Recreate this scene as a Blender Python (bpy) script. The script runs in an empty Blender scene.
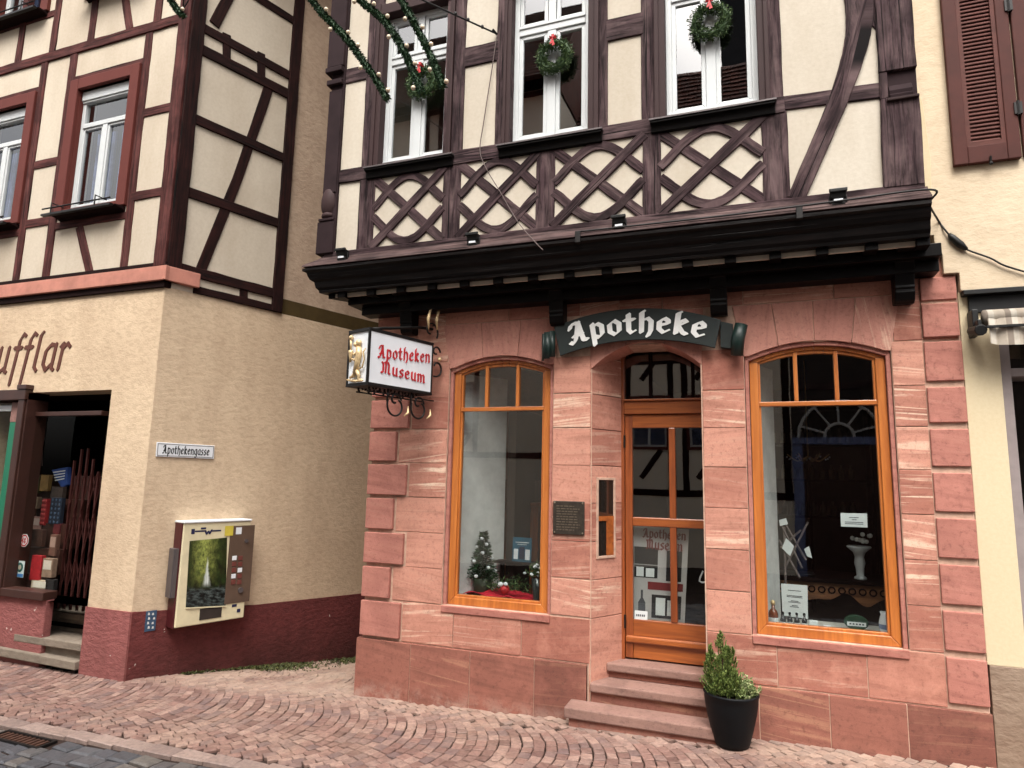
import bpy, bmesh, math, random
from math import sin, cos, pi, radians, sqrt, atan2
from mathutils import Vector, Matrix
R = random.Random(7)
scene = bpy.context.scene
COL = scene.collection

# ------------------------------------------------------------------ camera
FPX, YAW, PITCH, ROLL = 651.05, radians(-20.4535), radians(8.2952), radians(1.2699)
CAM = Vector((0, -5.5, 2.0))
fw = Vector((sin(YAW) * cos(PITCH), cos(YAW) * cos(PITCH), sin(PITCH)))
r0 = Vector((cos(YAW), -sin(YAW), 0)); u0 = r0.cross(fw)
rt = r0 * cos(ROLL) + u0 * sin(ROLL); up = -r0 * sin(ROLL) + u0 * cos(ROLL)
cd = bpy.data.cameras.new('camera'); cam = bpy.data.objects.new('camera', cd); COL.objects.link(cam)
cam.matrix_world = Matrix(((rt.x, up.x, -fw.x, CAM.x), (rt.y, up.y, -fw.y, CAM.y), (rt.z, up.z, -fw.z, CAM.z), (0, 0, 0, 1)))
cd.sensor_width = 36; cd.lens = FPX / 1024 * 36; cd.clip_start = .05; cd.clip_end = 500
scene.camera = cam

# ------------------------------------------------------------------ frames (building planes)
class Frame:
    def __init__(s, o, ux, n): s.o = Vector(o); s.ux = Vector(ux); s.n = Vector(n)
    def w(s, a, z, out=0.): return s.o + s.ux * a + s.n * out + Vector((0, 0, z))
    def px(s, u, v, out=0.):        # survey point -> (along, height) on this plane
        d = rt * ((u - 512) / FPX) + up * ((384 - v) / FPX) + fw
        p0 = s.o + s.n * out
        p = CAM + d * ((p0 - CAM).dot(s.n) / d.dot(s.n))
        return ((p - s.o).dot(s.ux), p.z)
def XF(y): return Frame((0, y, 0), (1, 0, 0), (0, -1, 0))
FA = XF(0); JT = XF(-.4); LF = XF(-.4)
AL = radians(18.6); dS = Vector((sin(AL), cos(AL), 0)); nS = Vector((cos(AL), -sin(AL), 0))
LS = Frame((-5.95, -.4, 0), dS, nS)

# ------------------------------------------------------------------ mesh builder
ROOTM = {}
class MB:
    def __init__(s): s.v = []; s.f = []; s.uv = {}
    def face(s, pts, uv=None):
        i = len(s.v); s.v += [Vector(p) for p in pts]; s.f.append(list(range(i, i + len(pts))))
        if uv: s.uv[len(s.f) - 1] = uv
    def add(s, vs, fs):
        i = len(s.v); s.v += [Vector(p) for p in vs]; s.f += [[i + k for k in f] for f in fs]
    def prism(s, fr, poly, o0, o1, uvs=None):
        """polygon (along, height) extruded from out=o0 to out=o1, counter-clockwise seen from outside"""
        n = len(poly)
        ar = sum(poly[i][0] * poly[(i + 1) % n][1] - poly[(i + 1) % n][0] * poly[i][1] for i in range(n))
        if ar < 0:
            poly = poly[::-1]
            if uvs: uvs = uvs[::-1]
        i = len(s.v)
        s.v += [fr.w(a, z, o1) for a, z in poly] + [fr.w(a, z, o0) for a, z in poly]
        a = list(range(i, i + n)); b = list(range(i + n, i + 2 * n))
        s.f.append(a); k0 = len(s.f) - 1
        s.f.append(b[::-1])
        for k in range(n):
            l = (k + 1) % n; s.f.append([a[l], a[k], b[k], b[l]])
        if uvs:
            s.uv[k0] = list(uvs)
            for k in range(n):
                l = (k + 1) % n
                s.uv[k0 + 2 + k] = [uvs[l], uvs[k], (uvs[k][0], uvs[k][1] - .04), (uvs[l][0], uvs[l][1] - .04)]
    def rect(s, fr, a0, a1, z0, z1, o0, o1): s.prism(fr, [(a0, z0), (a1, z0), (a1, z1), (a0, z1)], o0, o1)
    def box(s, x0, x1, y0, y1, z0, z1): s.rect(XF(0), x0, x1, z0, z1, -y1, -y0)
    def tube(s, pts, r, n=8, closed=False, cap=True):
        pts = [Vector(p) for p in pts]; m = len(pts); rr = r if isinstance(r, (list, tuple)) else [r] * m
        i0 = len(s.v); prev = None
        for k, p in enumerate(pts):
            if closed: t = (pts[(k + 1) % m] - pts[k - 1]).normalized()
            else: t = (pts[min(k + 1, m - 1)] - pts[max(k - 1, 0)]).normalized()
            if prev is None:
                a = t.cross(Vector((0, 0, 1)))
                if a.length < 1e-3: a = t.cross(Vector((1, 0, 0)))
                a.normalize()
            else:
                a = prev - t * prev.dot(t); a.normalize()
            prev = a; b = t.cross(a)
            for j in range(n):
                an = 2 * pi * j / n; s.v.append(p + (a * cos(an) + b * sin(an)) * rr[k])
        L = m if closed else m - 1
        for k in range(L):
            k2 = (k + 1) % m
            for j in range(n):
                j2 = (j + 1) % n
                s.f.append([i0 + k * n + j, i0 + k * n + j2, i0 + k2 * n + j2, i0 + k2 * n + j])
        if cap and not closed:
            s.f.append([i0 + j for j in range(n)][::-1]); s.f.append([i0 + (m - 1) * n + j for j in range(n)])
    def lathe(s, c, prof, n=24, cap=True):
        c = Vector(c); i0 = len(s.v)
        for r, z in prof:
            for j in range(n):
                a = 2 * pi * j / n; s.v.append(c + Vector((r * cos(a), r * sin(a), z)))
        for k in range(len(prof) - 1):
            for j in range(n):
                j2 = (j + 1) % n
                s.f.append([i0 + k * n + j, i0 + k * n + j2, i0 + (k + 1) * n + j2, i0 + (k + 1) * n + j])
        if cap:
            s.f.append([i0 + j for j in range(n)][::-1]); s.f.append([i0 + (len(prof) - 1) * n + j for j in range(n)])
    def ball(s, c, r, n=8, sq=(1, 1, 1)):
        c = Vector(c); i0 = len(s.v); m = max(4, n // 2 + 1)
        s.v.append(c + Vector((0, 0, -r * sq[2])))
        for k in range(1, m):
            ph = -pi / 2 + pi * k / m
            for j in range(n):
                a = 2 * pi * j / n; s.v.append(c + Vector((r * sq[0] * cos(ph) * cos(a), r * sq[1] * cos(ph) * sin(a), r * sq[2] * sin(ph))))
        s.v.append(c + Vector((0, 0, r * sq[2]))); top = len(s.v) - 1
        for j in range(n):
            j2 = (j + 1) % n
            s.f.append([i0, i0 + 1 + j2, i0 + 1 + j])
            for k in range(m - 2):
                a = i0 + 1 + k * n; s.f.append([a + j, a + j2, a + n + j2, a + n + j])
            s.f.append([i0 + 1 + (m - 2) * n + j, i0 + 1 + (m - 2) * n + j2, top])
    def build(s, name, mat, parent=None, bevel=0., smooth=False, origin=None, seg=2):
        me = bpy.data.meshes.new(name)
        og = Vector(origin) if origin is not None else Vector((0, 0, 0))
        me.from_pydata([tuple(p - og) for p in s.v], [], s.f)
        if s.uv:
            ul = me.uv_layers.new(name='UVMap')
            for p in me.polygons:
                q = s.uv.get(p.index)
                if q:
                    for k, li in enumerate(p.loop_indices): ul.data[li].uv = q[k]
        me.materials.append(mat); me.validate(); me.update()
        if smooth:
            for p in me.polygons: p.use_smooth = True
        o = bpy.data.objects.new(name, me); COL.objects.link(o); o.location = og
        ROOTM[o.name] = Matrix.Translation(og)
        if parent is not None:
            o.parent = parent
            o.matrix_parent_inverse = ROOTM[parent.name].inverted()
        if bevel:
            b = o.modifiers.new('bevel', 'BEVEL'); b.width = bevel; b.segments = seg; b.limit_method = 'ANGLE'; b.angle_limit = radians(40)
        return o
def tag(o, label, cat, group=None):
    o['label'] = label; o['category'] = cat
    if group: o['group'] = group
    return o
def thing(name, label, cat, loc=(0, 0, 0), group=None):
    o = bpy.data.objects.new(name, None); COL.objects.link(o); o.location = loc; o.empty_display_size = .1
    ROOTM[o.name] = Matrix.Translation(Vector(loc))
    return tag(o, label, cat, group)
def part(name, mat, parent, fn, bevel=0., smooth=False, label=None):
    mb = MB(); fn(mb); o = mb.build(name, mat, parent, bevel, smooth)
    if label: o['label'] = label
    return o

# ------------------------------------------------------------------ materials
def lin(c):
    q = [((x / 255) / 12.92 if x / 255 <= .04045 else (((x / 255) + .055) / 1.055) ** 2.4) for x in c]; y = .3 * q[0] + .5 * q[1] + .2 * q[2]
    return tuple(y + (x - y) * .92 for x in q) + (1,)
class NT:
    def __init__(s, name):
        s.m = bpy.data.materials.new(name); s.m.use_nodes = True; s.t = s.m.node_tree; s.t.nodes.clear()
        s.out = s.n('ShaderNodeOutputMaterial'); s.b = s.n('ShaderNodeBsdfPrincipled'); s.l(s.b.outputs[0], s.out.inputs[0])
    def n(s, k, **kw):
        x = s.t.nodes.new(k)
        for a, b in kw.items(): setattr(x, a, b)
        return x
    def l(s, a, b): s.t.links.new(a, b)
    def val(s, sock, v):
        if hasattr(v, 'links'): s.l(v, sock)
        else: sock.default_value = v
    def noise(s, scale, detail=4, rough=.6, vec=None, dist=0.):
        x = s.n('ShaderNodeTexNoise'); x.inputs['Scale'].default_value = scale; x.inputs['Detail'].default_value = detail
        x.inputs['Roughness'].default_value = rough; x.inputs['Distortion'].default_value = dist
        s.l(vec if vec is not None else s.co(), x.inputs['Vector']); return x.outputs['Fac']
    def co(s):
        if not hasattr(s, '_c'): s._c = s.n('ShaderNodeTexCoord')
        return s._c.outputs['Object']
    def ramp(s, fac, stops):
        x = s.n('ShaderNodeValToRGB'); s.l(fac, x.inputs[0]); e = x.color_ramp.elements
        while len(e) < len(stops): e.new(.5)
        for k, (p, c) in enumerate(stops):
            e[k].position = p; e[k].color = c if isinstance(c, tuple) else (c, c, c, 1)
        return x.outputs[0]
    def mix(s, fac, a, b, mode='MIX'):
        x = s.n('ShaderNodeMix', data_type='RGBA', blend_type=mode); s.val(x.inputs[0], fac); s.val(x.inputs[6], a); s.val(x.inputs[7], b)
        return x.outputs[2]
    def math(s, op, a, b=0., c=0.):
        x = s.n('ShaderNodeMath', operation=op); s.val(x.inputs[0], a); s.val(x.inputs[1], b); s.val(x.inputs[2], c); return x.outputs[0]
    def mapping(s, vec, scale=(1, 1, 1), rot=(0, 0, 0), loc=(0, 0, 0)):
        x = s.n('ShaderNodeMapping'); s.l(vec, x.inputs[0]); s.val(x.inputs['Scale'], scale); s.val(x.inputs['Rotation'], rot); s.val(x.inputs['Location'], loc)
        return x.outputs[0]
    def bump(s, h, strength=.3, dist=.01, chain=None):
        x = s.n('ShaderNodeBump'); x.inputs['Strength'].default_value = strength; x.inputs['Distance'].default_value = dist
        s.l(h, x.inputs['Height'])
        if chain is not None: s.l(chain, x.inputs['Normal'])
        return x.outputs[0]
    def done(s, col, rough=.8, normal=None, spec=.5, metal=0., coat=0.):
        s.val(s.b.inputs['Base Color'], col); s.val(s.b.inputs['Roughness'], rough); s.b.inputs['Specular IOR Level'].default_value = spec
        s.b.inputs['Metallic'].default_value = metal
        if coat: s.b.inputs['Coat Weight'].default_value = coat; s.b.inputs['Coat Roughness'].default_value = .15
        if normal is not None: s.l(normal, s.b.inputs['Normal'])
        return s.m
    def island(s): return s.n('ShaderNodeNewGeometry').outputs['Random Per Island']
    def objrand(s): return s.n('ShaderNodeObjectInfo').outputs['Random']

def plain(name, c, rough=.7, spec=.4, metal=0., vary=.12, scale=6., bump=0., coat=0., bscale=60.):
    t = NT(name); n = t.noise(scale, 5, .65); c = lin(c)
    f = t.ramp(n, [(.3, 1 - vary * 1.6), (.7, 1 + vary * .6 if vary < .4 else 1.)])
    col = t.mix(1., c, f, 'MULTIPLY')
    nm = t.bump(t.noise(bscale, 4, .6), bump, .004) if bump else None
    return t.done(col, rough, nm, spec, metal, coat)

def plaster(name, c, dirt, bumps, fine=45., coarse=9., stain=.25, dist=.012):
    t = NT(name)
    streak = t.noise(1., 5, .62, t.mapping(t.co(), (1.6, 1.6, .45)))
    blotch = t.noise(.9, 6, .6)
    col = t.mix(t.ramp(streak, [(.42, 0.), (.75, stain)]), lin(c), lin(dirt))
    col = t.mix(t.ramp(blotch, [(.5, 0.), (.8, stain * .8)]), col, lin(dirt))
    fn = t.noise(fine, 4, .65)
    col = t.mix(t.ramp(fn, [(.3, .18), (.62, 0.)]), col, lin(dirt))
    h = t.math('MULTIPLY_ADD', t.noise(coarse, 3, .5), .8, t.math('MULTIPLY', fn, .6))
    return t.done(col, .9, t.bump(h, bumps, dist), .2)

def roughcast(name, c, dirt, scale=20., bumps=.9, dirtz=None):
    t = NT(name)
    co = t.mapping(t.co(), (1, 1, 1.7))
    a = t.noise(scale, 6, .62, co); b = t.noise(scale * 3.2, 3, .6, co)
    col = t.mix(t.ramp(t.noise(.8, 5, .6), [(.42, 0.), (.78, .5)]), lin(c), lin(dirt))
    col = t.mix(t.ramp(t.noise(2.2, 5, .6, t.mapping(t.co(), (1.4, 1.4, .3), (0, 0, 0), (5, 3, 0))), [(.5, 0.), (.78, .45)]), col, lin(dirt))
    col = t.mix(t.ramp(a, [(.36, .35), (.56, 0.)]), col, lin(dirt))
    if dirtz:                                   # a band of splash dirt above the ground
        z = t.n('ShaderNodeSeparateXYZ'); t.l(t.co(), z.inputs[0])
        f = t.n('ShaderNodeMapRange'); t.l(z.outputs[2], f.inputs[0]); f.inputs[1].default_value = dirtz[0]; f.inputs[2].default_value = dirtz[1]
        f.inputs[3].default_value = .85; f.inputs[4].default_value = 0.
        col = t.mix(t.math('MULTIPLY', f.outputs[0], t.ramp(t.noise(3., 5, .7), [(.3, .25), (.65, 1.)])), col, lin(dirtz[2]))
    if dirtz: col = t.mix(t.ramp(t.noise(5.5, 4, .65, t.mapping(t.co(), (1, 1, 1), (0, 0, 0), (3.7, 1.1, 8.2))), [(.70, 0.), (.715, .8)]), col, lin((206, 196, 186)))
    h = t.math('MULTIPLY_ADD', a, 1., t.math('MULTIPLY', b, .35))
    return t.done(col, .92, t.bump(h, bumps, .03), .2)

def timber_mat(name, c, dark, rough=.75, weather=.5, light=None):
    """painted old oak: the grain follows each timber's own length through its UVs"""
    t = NT(name); uv = t._uv = t.n('ShaderNodeTexCoord').outputs['UV']
    v = t.mapping(uv, (2.2, 34., 1)); v2 = t.mapping(uv, (1.2, 9., 1))
    g = t.noise(1., 6, .7, v, .4); g2 = t.noise(1.3, 5, .65, v2, .8)
    col = t.mix(t.ramp(g, [(.40, 1.), (.60, 0.)]), lin(c), lin(dark))
    col = t.mix(t.ramp(g2, [(.45, 0.), (.75, weather)]), col, lin(light if light else tuple(min(255, int(x * 1.22 + 8)) for x in c)))
    blot = t.noise(4., 4, .6)
    col = t.mix(t.ramp(blot, [(.42, 0.), (.7, .75)]), col, lin(dark))
    crack = t.ramp(t.noise(1., 3, .5, t.mapping(uv, (.9, 60., 1), (0, 0, 0), (7, 3, 0))), [(.34, 0.), (.40, 1.)])
    col = t.mix(crack, lin(tuple(int(x * .45) for x in dark)), col)
    h = t.math('MULTIPLY_ADD', g, .6, crack)
    return t.done(col, rough, t.bump(h, .6, .006), .12)

def sandstone(name, c1, c2, cream, veins=.55, wet=0., dirtz=None, vert=False):
    t = NT(name); rnd = t.island()
    off = t.math('MULTIPLY', rnd, 37.)
    cx = t.n('ShaderNodeCombineXYZ'); t.l(off, cx.inputs[0]); t.l(t.math('MULTIPLY', rnd, 91.), cx.inputs[1]); t.l(t.math('MULTIPLY', rnd, 53.), cx.inputs[2])
    rot = t.n('ShaderNodeCombineXYZ'); r = t.math('MULTIPLY_ADD', t.math('FRACT', t.math('MULTIPLY', rnd, 17.)), .34, -.17 + (pi / 2 if vert else 0))
    t.l(r, rot.inputs[1])
    v = t.mapping(t.co(), (1, 1, 1), rot.outputs[0], cx.outputs[0])
    bed = t.noise(1., 5, .62, t.mapping(v, (1.3, 1.3, 16.)), .35)
    bed2 = t.noise(1., 4, .6, t.mapping(v, (.8, .8, 34.), (0, .22, 0)), .5)
    grain = t.noise(150., 3, .7)
    tone = t.math('FRACT', t.math('MULTIPLY', rnd, 7.3))
    col = t.mix(tone, lin(c1), lin(c2))
    col = t.mix(t.ramp(bed, [(.3, .5), (.5, 0.)]), col, lin(tuple(int(x * .82) for x in c2)))
    mask = t.ramp(t.math('FRACT', t.math('MULTIPLY', rnd, 3.7)), [(.3, .08), (.85, 1.)])
    vein = t.math('MAXIMUM', t.ramp(bed, [(.555, 0.), (.64, 1.)]), t.ramp(bed2, [(.585, 0.), (.63, .9)]))
    vein = t.math('MULTIPLY', vein, t.math('MULTIPLY', mask, veins))
    vein = t.math('MULTIPLY', vein, t.ramp(t.noise(2.3, 3, .6), [(.34, .25), (.52, 1.)]))
    col = t.mix(vein, col, lin(cream))
    col = t.mix(t.ramp(grain, [(.3, .22), (.6, 0.)]), col, lin(tuple(int(x * .7) for x in c2)))
    col = t.mix(t.ramp(t.noise(1.7, 5, .65), [(.5, 0.), (.8, .38)]), col, lin(tuple(int(x * .72) for x in c2)))
    if dirtz:
        z = t.n('ShaderNodeSeparateXYZ'); t.l(t.co(), z.inputs[0])
        f = t.n('ShaderNodeMapRange'); t.l(z.outputs[2], f.inputs[0]); f.inputs[1].default_value = dirtz[0]; f.inputs[2].default_value = dirtz[1]
        f.inputs[3].default_value = .5; f.inputs[4].default_value = 0.
        col = t.mix(t.math('MULTIPLY', f.outputs[0], t.ramp(t.noise(5.5, 7, .75), [(.44, .0), (.58, 1.)])), col, lin(dirtz[2]))
    pit = t.noise(30., 6, .75)
    col = t.mix(t.ramp(pit, [(.34, .42), (.48, 0.)]), col, lin(tuple(int(x * .66) for x in c2)))
    col = t.mix(t.ramp(t.noise(4.2, 7, .7), [(.5, 0.), (.72, .35)]), col, lin(tuple(min(255, int(x * 1.1 + 8)) for x in c1)))
    h = t.math('ADD', t.math('MULTIPLY_ADD', bed, .5, t.math('MULTIPLY', grain, .4)), t.ramp(pit, [(.30, 0.), (.45, .6)]))
    return t.done(col, .82 - wet, t.bump(h, .4, .007), .25)

def glass_mat(name, base=.05, gain=1.6, tint=(.93, .95, .94, 1)):
    t = NT(name); t.t.nodes.remove(t.b)
    fr = t.n('ShaderNodeFresnel'); fr.inputs[0].default_value = 1.5
    wob = t.bump(t.noise(2.1, 2, .4), .06, .01)
    f = t.math('MULTIPLY_ADD', fr.outputs[0], gain, base); t.l(wob, fr.inputs['Normal'])
    f = t.math('MULTIPLY', f, t.math('SUBTRACT', 1., t.n('ShaderNodeNewGeometry').outputs['Backfacing']))
    tr = t.n('ShaderNodeBsdfTransparent'); tr.inputs[0].default_value = tint
    gl = t.n('ShaderNodeBsdfGlossy'); gl.inputs['Roughness'].default_value = .01; t.l(wob, gl.inputs['Normal'])
    mx = t.n('ShaderNodeMixShader'); t.l(f, mx.inputs[0]); t.l(tr.outputs[0], mx.inputs[1]); t.l(gl.outputs[0], mx.inputs[2]); t.l(mx.outputs[0], t.out.inputs[0])
    return t.m

def varnish(name, c, dark, along='Z', coat=.5):
    t = NT(name); sc = {'Z': (26, 26, 1.6), 'X': (1.6, 26, 26)}[along]
    g = t.noise(1., 6, .65, t.mapping(t.co(), sc), .8); g2 = t.noise(1., 4, .6, t.mapping(t.co(), tuple(x * .28 for x in sc)), 1.2)
    col = t.mix(t.ramp(g, [(.36, .6), (.62, 0.)]), lin(c), lin(dark))
    col = t.mix(t.ramp(g2, [(.4, .0), (.75, .6)]), col, lin(dark))
    return t.done(col, .38, t.bump(g, .08, .003), .5, 0., coat)

def tile_roof(name):
    t = NT(name); rnd = t.island()
    col = t.ramp(rnd, [(0., lin((92, 52, 42))), (.5, lin((120, 66, 50))), (1., lin((74, 46, 40)))])
    col = t.mix(t.ramp(t.noise(3., 4, .6), [(.45, 0.), (.8, .5)]), col, lin((50, 42, 38)))
    return t.done(col, .85, None, .2)

def stones(name, cols, dirt, rough=.75, bumps=.4, dirtamt=.45, foot=None):
    t = NT(name); rnd = t.island()
    col = t.ramp(rnd, [(k / (len(cols) - 1), lin(c)) for k, c in enumerate(cols)])
    col = t.mix(t.ramp(t.noise(1.1, 6, .65), [(.46, 0.), (.72, dirtamt)]), col, lin(dirt))
    col = t.mix(t.ramp(t.noise(28., 5, .7), [(.34, .45), (.6, 0.)]), col, lin(tuple(int(x * .55) for x in cols[0])))
    if foot:                                    # pale grit washed up against the house walls
        s = t.n('ShaderNodeSeparateXYZ'); t.l(t.co(), s.inputs[0]); f = t.n('ShaderNodeMapRange'); t.l(s.outputs[1], f.inputs[0])
        f.inputs[1].default_value = -.42; f.inputs[2].default_value = -.02; f.inputs[3].default_value = 0.; f.inputs[4].default_value = .42
        col = t.mix(t.math('MULTIPLY', f.outputs[0], t.ramp(t.noise(2.4, 6, .7), [(.32, 0.), (.6, 1.)])), col, lin(foot))
    rg = t.ramp(t.noise(1.6, 4, .6), [(.4, rough), (.7, rough - .22)])
    return t.done(col, rg, t.bump(t.noise(40., 5, .7), bumps, .008), .4)

M = {}
M['cream'] = plaster('cream_infill_plaster', (196, 187, 171), (150, 132, 108), .2, 30., 5., .42)
M['cream_left'] = plaster('cream_plaster_neighbour', (198, 186, 167), (148, 128, 104), .2, 30., 5., .40)
M['tan'] = roughcast('tan_roughcast', (208, 184, 153), (166, 139, 112), 14., .22)
M['tan_rear'] = roughcast('grey_tan_roughcast', (186, 162, 138), (142, 116, 96), 14., .25)
M['pink_base'] = roughcast('pink_base_render', (150, 88, 84), (108, 60, 58), 14., .55, (-.4, .32, (70, 50, 42)))
M['shaded_base'] = roughcast('shaded_pink_base_render', (112, 54, 52), (62, 30, 28), 14., .5, (-.55, .25, (46, 32, 26)))  # darker copy of the pink base, with the alley shade put into its colour
M['beige_right'] = roughcast('beige_render', (208, 190, 162), (180, 158, 130), 12., .2)
M['cream_across'] = plaster('pale_plaster_across', (236, 228, 210), (190, 178, 156), .2, 30., 5., .2)
M['smooth_beige'] = plaster('smooth_beige_plaster', (206, 190, 156), (176, 150, 110), .12, 40., 5., .2)
M['grey_base'] = roughcast('weathered_grey_base', (142, 122, 104), (104, 78, 62), 9., .4)
M['purple'] = timber_mat('purple_brown_timber', (74, 55, 58), (32, 21, 23), .82, .75, (120, 99, 98))
M['purple_paint'] = timber_mat('purple_brown_joinery', (72, 54, 54), (54, 38, 38), .6, .2, (104, 84, 85))
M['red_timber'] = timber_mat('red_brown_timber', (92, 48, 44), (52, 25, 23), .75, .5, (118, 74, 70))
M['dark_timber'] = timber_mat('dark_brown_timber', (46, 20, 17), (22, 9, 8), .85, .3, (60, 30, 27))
M['casing'] = timber_mat('red_painted_casing', (116, 58, 50), (92, 44, 38), .6, .25, (130, 72, 62))
M['salmon'] = plain('salmon_painted_beam', (186, 122, 104), .75, .3, 0., .16, 5., .15)
M['black_timber'] = timber_mat('shade_black_cornice_timber', (19, 14, 13), (9, 7, 7), .42, .25, (34, 27, 26))  # near-black colour holds the shade under the jetty; dark sills and tray share it
M['ledge'] = timber_mat('weathered_ledge_board', (84, 64, 62), (42, 30, 30), .72, .5, (136, 114, 110))
M['olive'] = plain('olive_band', (74, 58, 26), .8, .2, 0., .2, 3., .2)
M['white'] = plain('white_window_paint', (192, 196, 196), .4, .5, 0., .04, 4.)
M['sill_metal'] = plain('grey_sill_metal', (92, 84, 84), .5, .5, .3, .12, 5.)
M['glass_up'] = glass_mat('upper_window_glass', .2, 1.5)
M['glass_shop'] = glass_mat('shop_window_glass', .12, 1.5)
M['glass_left'] = glass_mat('neighbour_window_glass', .10, 1.4)
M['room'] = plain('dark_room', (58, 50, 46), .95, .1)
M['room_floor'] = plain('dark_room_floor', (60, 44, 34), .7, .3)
M['stone'] = sandstone('red_sandstone', (200, 141, 119), (158, 97, 80), (236, 212, 184), .9)
M['stone_v'] = sandstone('red_sandstone_voussoir', (194, 134, 116), (176, 114, 100), (232, 204, 174), .9, 0., None, True)
M['stone_q'] = sandstone('red_sandstone_quoin', (180, 118, 103), (150, 88, 76), (224, 194, 162), .6)
M['stone_base'] = sandstone('damp_sandstone_base', (150, 94, 78), (122, 74, 62), (200, 152, 116), .5, .05, (.0, .17, (178, 156, 142)))
M['stone_step'] = sandstone('worn_sandstone_step', (146, 112, 100), (124, 92, 82), (200, 168, 152), .3)
M['mortar'] = plain('pale_mortar', (196, 160, 138), .9, .2, 0., .2, 14., .3)
M['joint'] = plain('dark_joint', (70, 40, 36), .95, .1)
M['varnish'] = varnish('amber_varnished_wood', (196, 114, 34), (144, 70, 16))
M['varnish_x'] = varnish('amber_varnished_wood_rail', (196, 114, 34), (144, 70, 16), 'X')
M['varnish_d'] = varnish('door_varnished_wood', (158, 78, 23), (94, 40, 10))
M['varnish_dx'] = varnish('door_varnished_rail', (176, 94, 27), (110, 48, 12), 'X')
M['iron'] = plain('black_iron', (26, 23, 22), .5, .5, .4, .2, 20.)
M['blackplastic'] = plain('black_plastic', (13, 13, 13), .5, .35)
M['gold'] = plain('old_gold', (220, 190, 140), .45, .5, .35, .2, 20., .2)
M['signwhite'] = plain('sign_white_acrylic', (222, 226, 230), .35, .5, 0., .04, 5.)
M['signred'] = plain('sign_red_letters', (186, 26, 36), .45, .4)
M['signgreen'] = plain('dark_green_enamel', (11, 25, 23), .5, .5, 0., .15, 12., .08)
M['signgreen2'] = plain('green_ribbon_fold', (10, 36, 31), .45, .5, 0., .15, 12.)
M['letterwhite'] = plain('white_letters', (232, 232, 228), .5, .4)
M['bronze'] = plain('dark_bronze', (74, 66, 58), .45, .5, .6, .25, 30., .3)
M['bronze_hi'] = plain('worn_bronze', (118, 106, 90), .4, .5, .6, .2, 40.)
M['pot'] = plain('black_glazed_pot', (9, 12, 15), .55, .2, 0., .2, 8., .1)
M['soil'] = plain('potting_soil', (44, 32, 24), .95, .1, 0., .3, 40., .6)
M['curtain'] = plain('blue_white_curtain', (118, 130, 172), .9, .1, 0., .25, 9.)
M['curtain_w'] = plain('pale_curtain', (206, 206, 204), .9, .1, 0., .12, 9.)
M['cord'] = plain('black_cable', (22, 20, 20), .6, .4)
M['thin_cord'] = plain('grey_thin_cable', (92, 76, 72), .6, .4)
M['bulb'] = plain('cream_bulb', (228, 208, 178), .25, .5, 0., .05)
M['red'] = plain('red_ribbon', (188, 24, 30), .55, .4, 0., .2, 30.)
M['shutter'] = plain('red_brown_shutter', (74, 32, 24), .7, .25, 0., .16, 5., .1)
M['shutter_slat'] = plain('shutter_slats', (88, 46, 38), .7, .25, 0., .16, 9.)
M['tiles'] = tile_roof('old_red_roof_tiles')
def leafmat(name, a, b, c):
    t = NT(name); col = t.ramp(t.island(), [(0., lin(a)), (.5, lin(b)), (1., lin(c))])
    m = t.done(col, .65, None, .3); return m
M['fir'] = leafmat('fir_needles', (34, 54, 28), (56, 82, 40), (92, 112, 60))
M['garland'] = leafmat('garland_needles', (14, 36, 18), (24, 56, 26), (40, 76, 36))
M['conifer'] = leafmat('conifer_sprays', (58, 78, 30), (92, 112, 46), (132, 146, 70))
M['shrub'] = leafmat('small_pale_leaves', (72, 92, 46), (112, 126, 70), (166, 170, 120))
M['moss'] = leafmat('moss', (46, 52, 20), (62, 66, 26), (84, 84, 40))
M['cobble'] = stones('red_porphyry_cobbles', [(100, 72, 65), (140, 106, 95), (120, 90, 81), (156, 126, 113), (130, 103, 94), (110, 88, 84)], (160, 134, 114), .75, .4, .5, (190, 168, 146))
M['setts'] = stones('dark_grey_setts', [(60, 62, 68), (84, 84, 88), (70, 70, 76), (104, 98, 92), (64, 64, 72)], (72, 62, 56), .65)
M['kerbstone'] = stones('pale_kerb_stones', [(138, 116, 106), (152, 130, 120), (122, 102, 96)], (112, 94, 84))
M['bed'] = plain('sandy_joint_bed', (54, 42, 37), .95, .1, 0., .3, 9., .6)
M['asphalt'] = stones('far_paving', [(70, 66, 66), (80, 74, 72)], (60, 54, 52))

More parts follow.
